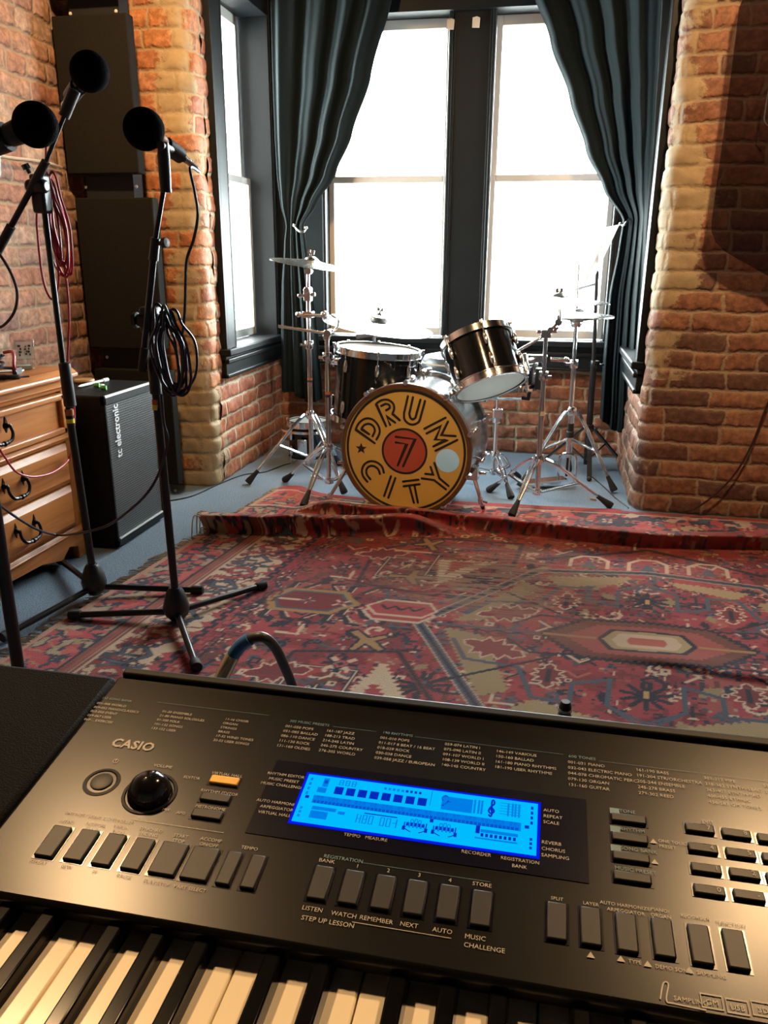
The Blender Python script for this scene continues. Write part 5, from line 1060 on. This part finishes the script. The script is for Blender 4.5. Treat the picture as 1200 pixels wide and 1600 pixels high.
# near stand at the left edge of the picture
q = ony(13,940,1.55); H3 = V((q.x, 1.55, .080)); t = micstand('microphone_stand', H3, [V((-1.20,1.20,0)), V((-1.54,1.66,0)), V((-.92,1.70,0))], 'black microphone stand cut off by the left edge of the picture', None)
p4 = H3+V((0,0,1.18)); MB().cyl(H3+V((0,0,.03)), H3+V((0,0,.75)), .0150).build('lower_tube', M['black_metal'], t); MB().cyl(H3+V((0,0,.72)), p4, .0090).build('upper_tube', M['black_metal'], t); MB().tube([H3+V((0,0,.72)), H3+V((0,0,.82))], .019, 12).build('height_clutch', M['black_plastic'], t)
Y3 = 1.50; hc = ony(55,195,Y3); dm = (ony(-20,226,Y3)-hc).normalized(); t3, e3 = mic('microphone', hc, dm, 'black foam-covered microphone nearest the left edge of the picture', ring='mic_grey', r=.041, body=.12)
cp = hc+dm*.105; MB().box(p4, (.05,.05,.08)).build('swivel_clutch', M['black_plastic'], t, bevel=.008); bj = cp+V((-.03,.0,-.11))
MB().cyl(p4, bj, .0085).build('boom_tube', M['black_metal'], t)
m = MB().tube([cp-dm*.04, cp+dm*.04], [.027,.024], 16); m.tube([cp, cp+V((-.012,0,-.05)), bj], [.018,.022,.015], 12); m.build('microphone_clip', M['black_plastic'], t)
P = [e3, e3+V((-.06,0,-.03)), e3+V((-.12,.01,-.14)), V((-1.36,1.56,.9)), V((-1.34,1.56,.4)), V((-1.36,1.52,.02))]; solo('microphone_cable', MB().tube(catmull(P, 7), .0042, 8), M['cable_black'], 'black cable of the microphone nearest the left edge', 'cable')
# cables on the walls
P = [onx(x, y, XL+.022) for x, y in ((-30,238),(15,246),(50,250),(80,256),(96,262))]; solo('wall_cable', MB().tube(catmull(P, 5), .006, 8), M['tape_cream'], 'thin pale cable run along the left brick wall above the red coil', 'cable')
P = pts_on(YR-.045, (1250,540),(1215,598),(1196,640),(1176,692),(1150,738),(1118,772),(1085,795))+[ony(1060,800,YR-.065)]; solo('wall_cable', MB().tube(catmull(P, 7), .0046, 8), M['cable_brown'], 'dark brown cable drooping down the right brick pier', 'cable')

# ------------------------------------------------------------------ keyboard
KT = R(8.0); KO = V((0,.3277,.790)); KU = V((1,0,0)); KV = V((0,math.cos(KT),math.sin(KT))); KN = V((0,-math.sin(KT),math.cos(KT)))
def pan(px, py, h=0.0):
    d = ray(px, py); q = CAM+d*((KO-CAM).dot(KN)/d.dot(KN)); r_ = q-KO; return r_.dot(KU), r_.dot(KV)
def kp(u, v, h=0.0): return KO+KU*u+KV*v+KN*h
KX0, KX1, KVB = -.545, .445, .2165
kb = thing('keyboard', (-.05, .36, .70), 'black electronic keyboard with a glowing blue display in the foreground', 'keyboard')
back = kp(0, KVB)
m = MB().prism([(.165,.705),(.165,.755),(.172,.760),(.3277,.760),(.3277+.004,.770),(back.y-.01,back.z-.014),(back.y+.010,back.z-.024),(back.y+.014,.735),(back.y,.705)], (KX0,0,0), (0,1,0), (0,0,1), (KX1-KX0,0,0)); m.build('case', M['kb_body'], kb, bevel=.004)
def slab(u0, u1, v0, v1, h0, h1): 
    mm = MB(); mm.box(kp((u0+u1)/2,(v0+v1)/2,(h0+h1)/2), (u1-u0,v1-v0,h1-h0), (KU,KV,KN)); return mm
LX, RX = -.3282, .345
slab(LX, RX, .0, KVB-.008, -.013, .0).build('control_panel', M['kb_panel'], kb, bevel=.0035)
slab(KX0+.004, LX-.002, .0, KVB-.008, -.013, -.0015).build('speaker_grille', M['kb_speaker'], kb, bevel=.004); slab(RX+.002, KX1-.004, .0, KVB-.008, -.013, -.0015).build('speaker_grille', M['kb_speaker'], kb, bevel=.004)
slab(LX+.004, RX+.06, KVB-.010, KVB-.001, -.004, .004).build('music_rest_slot', M['kb_body'], kb, bevel=.002)
for a, b_ in ((KX0,KX0+.052),(.374,KX1)): MB().bb((a,.165,.755), (b_,.3277,.786)).build('cheek', M['kb_body'], kb, bevel=.006)
KW, KZ0 = .0236, -.1464-.0236*14
wb = MB(); 
for i in range(36):
    x = KZ0+KW*i; mm = MB().bb((x+.0005,.186,.760), (x+KW-.0005,.345,.774)); mm.bb((x+.0005,.183,.768), (x+KW-.0005,.187,.774)); mm.build('white_key', M['key_white'], kb, bevel=.0012)
for i in range(35):
    if i % 7 in (2, 6): continue
    x = KZ0+KW*(i+1)+{0:-.0022,1:.0022,3:-.003,4:0,5:.003}[i % 7]; mm = MB()
    a, b_, h0, h1, h2 = .0060, .0046, .770, .7845, .782
    vs = [(x-a,.232,h0),(x+a,.232,h0),(x+a,.345,h0),(x-a,.345,h0),(x-b_,.240,h2),(x+b_,.240,h2),(x+b_,.345,h1),(x-b_,.345,h1)]
    mm.add(vs, [(3,2,1,0),(4,5,6,7)]+[(k_,(k_+1)%4,(k_+1)%4+4,k_+4) for k_ in range(4)]); mm.build('black_key', M['key_black'], kb, bevel=.0012)
# display
def pquad(pts, h, t=0.0012):
    P = [kp(*pan(*p), h) for p in pts]; mm = MB(); mm.add(P+[p-KN*t for p in P], [(0,1,2,3),(7,6,5,4),(0,4,5,1),(1,5,6,2),(2,6,7,3),(3,7,4,0)]); return mm
def urect(p0, p1, h, t=.0012):      # upright rectangle of the panel from two picked corners
    (a, b_), (c, d) = pan(*p0), pan(*p1); return slab(min(a,c), max(a,c), min(b_,d), max(b_,d), h-t, h)
LU0, LV1 = pan(481,1213); LU1 = pan(839,1300)[0]; LV0 = pan(458,1283)[1]; LU0 = (LU0+pan(458,1283)[0])/2; LV1 = (LV1+pan(841,1256)[1])/2; LV0 = (LV0+pan(836,1340)[1])/2
bz = slab(pan(420,1250)[0]-.006, pan(918,1310)[0], LV0-.014, LV1+.010, -.0005, .0005).build('display_bezel', M['lcd_bezel'], kb)
slab(LU0-.0020, LU1+.0020, LV0-.0020, LV1+.0020, .0005, .0008).build('display_edge', M['lcd_edge'], bz); slab(LU0, LU1, LV0, LV1, .0008, .0011).build('display_screen', M['lcd'], bz)
LWd, LHt = LU1-LU0, LV1-LV0
def lcd(mm, x0, y0, x1, y1):   # fractions of the screen, y from the top
    mm.add([kp(LU0+LWd*a, LV1-LHt*b_, .0014) for a, b_ in ((x0,y1),(x1,y1),(x1,y0),(x0,y0))], [(0,1,2,3)])
dk_, md_ = MB(), MB()
for k_ in range(8): lcd(dk_, .135+k_*.052, .20, .173+k_*.052, .36)
lcd(md_, .055, .435, .935, .60); 
pat = [0,1,1,0,1,1,1]
for k_ in range(52):
    x = .06+k_*.0167; lcd(dk_, x, .535, x+.0125, .595)
    if pat[k_ % 7]: lcd(dk_, x-.006, .44, x+.006, .515)
for y0 in (.08,.18,.28,.38): lcd(md_, .015, y0, .026, y0+.06); lcd(dk_, .972, y0, .982, y0+.06)
for y0 in (.70,.78,.86): lcd(md_, .015, y0, .026, y0+.05); lcd(dk_, .972, y0, .982, y0+.05)
lcd(dk_, .02, .46, .036, .52); lcd(dk_, .95, .47, .968, .53)
def seg(mm, x, y, w, h_, t, segs):
    B = {'a':(x,y,x+w,y+t*2.6),'g':(x,y+h_/2-t*1.3,x+w,y+h_/2+t*1.3),'d':(x,y+h_-t*2.6,x+w,y+h_),'f':(x,y,x+t,y+h_/2),'b':(x+w-t,y,x+w,y+h_/2),'e':(x,y+h_/2,x+t,y+h_),'c':(x+w-t,y+h_/2,x+w,y+h_)}
    for s in segs: lcd(mm, *B[s])
for k_ in range(3): seg(md_, .145+.028*k_, .045, .020, .115, .005, 'abcdefg')
for k_, s in enumerate(('bcefg','abcdefg','abcdef')): seg(md_, .262+.026*k_, .70, .020, .17, .005, s)
for k_, s in enumerate(('abcdef','abcdef','bcg')): seg(md_, .362+.026*k_, .70, .020, .17, .005, s)
lcd(md_, .06,.26,.10,.37); lcd(md_, .075,.05,.10,.24); lcd(dk_, .080,.10,.095,.16); lcd(md_, .065,.66,.17,.73); lcd(md_, .065,.75,.14,.90); lcd(md_, .18,.70,.21,.76); lcd(dk_, .29,.655,.43,.675)
for k_ in range(9): lcd(md_ if k_ < 5 else dk_, .345+k_*.019, .08, .345+k_*.019+.011, .13)
lcd(dk_, .552,.02,.554,.33); lcd(md_, .60,.10,.73,.38)
for x in (.735,.752,.765): lcd(md_, x,.09,x+.009,.37)
for x in (.875,.893,.905,.920): lcd(md_, x,.07,x+.008,.34)
for k_ in range(5): lcd(md_, .845, .08+k_*.055, .93, .09+k_*.055)
def lcdtube(P, w, mm=dk_):
    Q = catmull([kp(LU0+LWd*x, LV1-LHt*y, .0014) for x, y in P], 6); mm.ribbon(Q, w, KN)
lcdtube(((.604,.20),(.601,.13),(.612,.09),(.625,.12),(.626,.20),(.613,.27),(.600,.31)), .0011); lcd(dk_, .633,.12,.637,.15); lcd(dk_, .633,.19,.637,.22)
lcdtube(((.800,.35),(.808,.39),(.813,.33),(.809,.10),(.815,.05),(.820,.12),(.806,.20),(.799,.28),(.810,.33),(.821,.28),(.813,.22),(.807,.27)), .0012)
for hx in (.51, .63):
    lcdtube(((hx-.045,.72),(hx-.042,.84),(hx-.015,.90)), .0007); lcdtube(((hx+.045,.70),(hx+.042,.84),(hx+.018,.90)), .0007)
    for k_ in range(5):
        x = hx-.032+k_*.016; y = (.72,.66,.645,.66,.72)[k_]; lcdtube(((x-.006,.82),(x-.005,y+.02),(x,y),(x+.005,y+.02),(x+.006,.82)), .0006, md_); lcd(dk_, x-.005,.72,x+.005,.79)
    lcd(dk_, hx-.052,.80,hx-.040,.88); lcd(dk_, hx+.040,.80,hx+.052,.88)
lcd(dk_, .565,.60,.580,.665)
lcd(dk_, .755,.60,.772,.75); lcd(md_, .775,.66,.925,.72)
for k_ in range(8): lcd(dk_, .777+k_*.0185, .735, .777+k_*.0185+.011, .80)
lcd(md_, .755,.82,.925,.85); md_.build('segments_faint', M['lcd_mid'], bz); dk_.build('segments', M['lcd_dark'], bz)
# buttons
def button(px, py, w, l, mat='kb_button', hgt=.0024, nm='button'):
    u, v = pan(px, py); rc_ = slab(u-w/2-.0012, u+w/2+.0012, v-l/2-.0012, v+l/2+.0012, .0, .0003); bt = slab(u-w/2, u+w/2, v-l/2, v+l/2, .0, hgt).build(nm, M[mat], kb, bevel=.0009); rc_.build('recess', M['lcd_bezel'], bt); return bt
for px, py, w in ((84,1317,.0126),(128,1323,.0126),(171,1330,.0126),(216,1337,.0126),(264,1344,.0172),(313,1352,.0172),(358,1359,.0092),(396,1365,.0092)): button(px, py, w, .0240)
button(351,1222,.0205,.0072,'kb_yellow'); button(337,1249,.0205,.0072); button(324,1275,.0205,.0072)
for px, py in ((501,1382),(549,1389),(599,1397),(649,1405),(700,1413),(752,1422)): button(px, py, .0116, .0232)
for px, py in ((870,1442),(923,1450),(979,1460),(1036,1468),(1094,1478),(1149,1486)): button(px, py, .0112, .0236)
for px, py in ((982,1282),(984,1312),(986,1342),(988,1374)): button(px, py, .0215, .0068)
for py0, xs in ((1297,(1093,1150,1206,1262)), (1328,(1098,1157,1214,1270)), (1360,(1103,1163,1221,1278)), (1394,(1108,1170,1228,1285))):
    for k_, px in enumerate(xs): button(px, py0+k_*8.4, .0172, .0068)
u, v = pan(159,1222); o = kp(u, v); MB().lathe([(.0098,0),(.0106,.0006),(.0126,.0004),(.0128,0)], o, KN, 36).build('dial_ring', M['kb_body'], kb); MB().lathe([(.0001,.0012),(.0062,.0012),(.0074,.0009),(.0076,0)], o, KN, 32).build('small_dial', M['kb_button'], kb); MB().lathe([(.0078,.0001),(.0098,.0001)], o, KN, 32).build('dial_recess', M['lcd_bezel'], kb)
u, v = pan(234,1240); o = kp(u, v); MB().lathe([(.0160,0),(.0166,.001),(.0184,.0008),(.0187,0)], o, KN, 40).build('dial_ring', M['kb_body'], kb)
MB().lathe([(.0001,.0150),(.004,.0146),(.008,.0132),(.0112,.0104),(.0134,.0065),(.0146,.0023),(.0148,0)], o, KN, 40).build('volume_dial', M['knob_gloss'], kb, sharp=60)
# printing
PR, PB = MB(), MB()
def txt(px, py, s, size=.0036, blue=False, ctr=False, lead=None, sp=1.0):
    (PB if blue else PR); u, v = pan(px, py)
    for k_, ln in enumerate(s.split('\n')):
        vs, fs = text_mesh(ln, size, 0.0, sp)
        if not vs: continue
        w = max(q.x for q in vs); o_ = -w/2 if ctr else 0
        (PB if blue else PR).add([kp(u+o_+q.x, v-size*.35+q.y-k_*(lead or size*1.42), .0006) for q in vs], fs)
def rule(p0, p1, blue=False, w=.0004):
    (a, b_), (c, d) = pan(*p0), pan(*p1); (PB if blue else PR).add([kp(a,b_,.0006), kp(c,b_,.0006), kp(c,b_+w,.0006), kp(a,b_+w,.0006)], [(0,1,2,3)])
txt(160,1091,'152 SONG BANK',.0034,True); rule((245,1098),(420,1120),True,.0002)
txt(152,1099,'001-008 WORLD\n009-052 PIANO/CLASSICS\n053-058 EVENT\n059-067 USER\n068-... EXERCISE',.0034)
txt(254,1112,'01-20 ENSEMBLE\n21-80 PIANO SOLOS/LES.\n81-100 FOLK\n101-132 SONGS\n133-152 USER',.0034)
txt(352,1124,'11-16 CHOIR\nORGAN\nSTRINGS\nBRASS\n17-32 WIND TONES\n33-52 USER SONGS',.0033)
txt(453,1127,'305 MUSIC PRESETS',.0036,True); rule((520,1136),(588,1147),True,.0002)
txt(446,1135,'001-050 POPS\n051-085 BALLAD\n086-110 DANCE\n111-130 ROCK\n131-160 OLDIES',.0037); txt(510,1142,'161-187 JAZZ\n188-213 TRAD\n214-245 LATIN\n246-275 COUNTRY\n276-305 WORLD',.0037)
txt(598,1145,'190 RHYTHMS',.0036,True); rule((648,1152),(880,1183),True,.0002)
txt(594,1153,'001-010 POPS\n011-017 8 BEAT / 16 BEAT\n018-029 ROCK\n030-038 DANCE\n039-058 JAZZ / EUROPEAN',.0037); txt(695,1163,'059-074 LATIN I\n075-090 LATIN II\n091-107 WORLD I\n108-139 WORLD II\n140-145 COUNTRY',.0037); txt(775,1174,'146-149 VARIOUS\n150-160 BALLAD\n161-180 PIANO RHYTHMS\n181-190 USER RHYTHMS',.0037)
txt(888,1182,'600 TONES',.0038,True); rule((935,1190),(1260,1228),True,.0002)
txt(887,1191,'001-031 PIANO\n032-043 ELECTRIC PIANO\n044-078 CHROMATIC PERC.\n079-130 ORGAN\n131-160 GUITAR',.0038); txt(993,1203,'161-190 BASS\n191-204 STR/ORCHESTRA\n205-244 ENSEMBLE\n245-278 BRASS\n279-302 REED',.0038); txt(1099,1216,'303-317 PIPE\n318-362 SYNTH-LEAD\n363-407 SYNTH-PAD\n408-455 ETHNIC\n456-583 GM TONES',.0038); txt(1192,1228,'584-597 DRUMS\n598-600 USER',.0038)
vs, fs = text_mesh('CASIO', .0115, .00035, 1.05); u, v = pan(172,1166); PR.add([kp(u+q.x*.95, v+q.y, .0006) for q in vs], fs)
def powr(px, py):
    u, v = pan(px, py); PR.ribbon([kp(u+.0018*math.cos(a), v+.0018*math.sin(a), .0006) for a in [i*PI/8 for i in range(16)]], .0004, KN, True); PR.ribbon([kp(u, v-.0006, .0006), kp(u, v+.0022, .0006)], .0004, KN)
powr(181,1190)
txt(255,1198,'VOLUME',.0036,ctr=True); txt(355,1211,'VIRTUAL HALL',.0034,ctr=True); txt(343,1239,'RHYTHM EDITOR',.0034,ctr=True); txt(329,1263,'METRONOME',.0034,ctr=True)
txt(300,1216,'EDITOR',.0034,ctr=True); txt(276,1270,'APO',.0032); txt(254,1265,'MIX',.003)
txt(102,1270,'RHYTHM / SONG CONTROLLER',.0034); rule((205,1281),(348,1306),False,.0003)
for px, py, s in ((104,1284,'INTRO'),(150,1289,'NORMAL\nFILL-IN'),(189,1293,'VARIA-\nTION'),(236,1297,'SYNCHRO\nENDING'),(283,1307,'START\nSTOP'),(330,1313,'ACCOMP\nON/OFF'),(390,1326,'TEMPO')): txt(px, py, s, .0034, ctr=True, lead=.0040)
for px, py, s in ((60,1347,'REPEAT'),(104,1355,'REW'),(148,1363,'FF'),(194,1370,'PAUSE'),(245,1380,'PLAY/STOP'),(297,1389,'PART SELECT')): txt(px, py, s, .0034, ctr=True)
txt(447,1212,'RHYTHM EDITOR\nMUSIC PRESET\nMUSIC CHALLENGE',.0034,ctr=True,lead=.0048); txt(436,1255,'AUTO HARMONIZE/\nARPEGGIATOR\nVIRTUAL HALL',.0034,ctr=True,lead=.0048)
txt(849,1266,'AUTO\nREPEAT\nSCALE',.0036,lead=.0050); txt(846,1316,'REVERB\nCHORUS\nSAMPLING',.0036,lead=.0050); txt(571,1309,'TEMPO   MEASURE',.0034,ctr=True); txt(744,1334,'RECORDER',.0036,ctr=True); txt(812,1345,'REGISTRATION\nBANK',.0034,ctr=True,lead=.0046)
txt(506,1338,'REGISTRATION',.0036,True); rule((565,1349),(766,1378),True,.0002)
for px, py, s in ((511,1346,'BANK'),(558,1354,'1'),(607,1361,'2'),(655,1368,'3'),(703,1376,'4'),(753,1383,'STORE')): txt(px, py, s, .0038, ctr=True)
for px, py, s in ((488,1421,'LISTEN'),(537,1430,'WATCH'),(588,1438,'REMEMBER'),(639,1446,'NEXT'),(691,1455,'AUTO')): txt(px, py, s, .0040, ctr=True)
txt(471,1434,'STEP UP LESSON',.0042); rule((550,1442),(705,1468),False,.0004); txt(726,1463,'MUSIC\nCHALLENGE',.0040,lead=.0052)
for px, py, s in ((870,1405,'SPLIT'),(923,1413,'LAYER'),(977,1416,'AUTO HARMONIZE/\nARPEGGIATOR'),(1031,1423,'PIANO/\nORGAN'),(1086,1434,'RECORDER'),(1141,1445,'FUNCTION')): txt(px, py, s, .0031, ctr=True, lead=.0038)
def tri(px, py, s=.0022): u, v = pan(px, py); PR.add([kp(u-s, v-s*.6, .0006), kp(u+s, v-s*.6, .0006), kp(u, v+s, .0006)], [(0,1,2)])
for px, py, s in ((923,1494,''),(970,1500,'TYPE'),(1012,1508,'DEMO SONG'),(1077,1518,'SAMPLING')):
    tri(px, py)
    if s: txt(px+11, py+2, s, .0032)
for px, py, s in ((955,1267,'TONE'),(956,1295,'RHYTHM'),(957,1325,'SONG BANK')):
    u, v = pan(px+5, py+1); PB.add([kp(u+a*.0030, v+b_*.0024, .0006) for a, b_ in ((-1,-1),(1,-1),(1,1),(-1,1))], [(0,1,2,3)]); txt(px+12, py, s, .0038, True)
txt(960,1356,'MUSIC PRESET',.0038,True); tri(1021,1316); txt(1028,1314,'ONE TOUCH\nPRESET',.0032,lead=.0042); tri(1023,1348)
txt(1105,1285,'EXIT',.0036,ctr=True); 
for px, py, s in ((1106,1298,'7'),(1163,1306,'8'),(1111,1329,'4'),(1169,1337,'5'),(1117,1361,'1'),(1176,1369,'2'),(1122,1395,'0'),(1184,1404,'-')):
    u, v = pan(px, py); vs, fs = text_mesh(s, .0046); w = max(q.x for q in vs) if vs else 0; PR.add([kp(u-w/2+q.x, v-.0016+q.y, .0028) for q in vs], fs)
u, v = pan(1062,1556)
for dx, s in ((.0,'SAMPLING'),): txt(1052,1560,s,.0036)
PR.ribbon(catmull([kp(u-.010,v-.004,.0006), kp(u-.0075,v+.005,.0006), kp(u-.005,v+.005,.0006), kp(u-.007,v-.004,.0006), kp(u-.003,v-.005,.0006), kp(u+.012,v-.0055,.0006)], 5), .0007, KN)
for px, py, s in ((1112,1566,'GM'),(1152,1574,'USB'),(1192,1578,'SD')):
    u, v = pan(px, py); w, l = .0052, .0036; PR.ribbon([kp(u-w,v-l,.0006), kp(u+w,v-l,.0006), kp(u+w,v+l,.0006), kp(u-w,v+l,.0006)], .0006, KN, True); txt(px, py+1, s, .0042, ctr=True)
PR.build('panel_lettering', M['kb_print'], kb); PB.build('panel_lettering', M['kb_print_blue'], kb)
# keyboard stand below, hidden but carrying the weight
t = thing('keyboard_stand', (-.05,.36,0), 'black folding stand carrying the keyboard', 'keyboard stand')
for x in (-.38, .28):
    MB().bb((x-.02,.20,.675), (x+.02,.53,.7045)).build('support_arm', M['black_metal'], t)
    MB().box((x,.365,.345), (.03,.03,.66)).build('upright', M['black_metal'], t); MB().bb((x-.02,.16,0), (x+.02,.60,.03)).build('foot', M['black_metal'], t)
MB().cyl((-.38,.365,.35), (.28,.365,.35), .014).build('crossbar', M['black_metal'], t)
# plugs standing behind the keyboard
Yj = .60; a, b_, c = ony(345,1062,Yj), ony(365,1022,Yj), ony(391,998,Yj); t = thing('jack_plug', a, 'gold jack plug with a blue sleeve and dark cable arching behind the keyboard', 'plug')
a0 = a-(b_-a).normalized()*.05; MB().tube([a0, b_-(b_-a0)*.02, b_], [.0068,.0066,.0058], 18).build('gold_barrel', M['gold_plug'], t)
P = catmull([b_-(b_-a)*.05, b_.lerp(c,.5)+V((-.0008,0,.0012)), c], 6); MB().tube(P, .0060, 14).build('blue_sleeve', M['blue_boot'], t)
P = catmull([c-(c-b_)*.2, c, ony(412,996,Yj), ony(430,1012,Yj+.01), ony(444,1040,Yj+.02), ony(456,1070,Yj+.03), ony(470,1120,Yj+.03), ony(476,1190,Yj+.04)]+[V((-.16,Yj+.05,.45)), V((-.12,Yj+.08,.02))], 7); MB().tube(P, .0046, 12).build('cable', M['cable_grey'], t)
MB().tube(catmull([a0, a0+V((-.004,0,-.05)), V((a0.x+.01,Yj+.01,.45)), V((a0.x+.03,Yj+.03,.02))], 6), .0046, 10).build('cable', M['cable_grey'], t)
q = ony(884,1096,.575); t = thing('jack_plug', q, 'small grey plug tip standing behind the keyboard at right', 'plug'); MB().tube([q+V((0,0,-.03)), q+V((0,0,-.004)), q], [.0052,.0050,.0035], 14).build('barrel', M['mic_grey'], t)
for z in (-.008,-.013): MB().cyl(q+V((0,0,z)), q+V((0,0,z+.002)), .0056, seg=14).build('grip_ring', M['nickel'], t)
MB().tube(catmull([q+V((0,0,-.028)), q+V((.004,.01,-.12)), q+V((.03,.03,-.5)), V((q.x+.05,q.y+.05,.02))], 6), .0036, 8).build('cable', M['cable_black'], t)
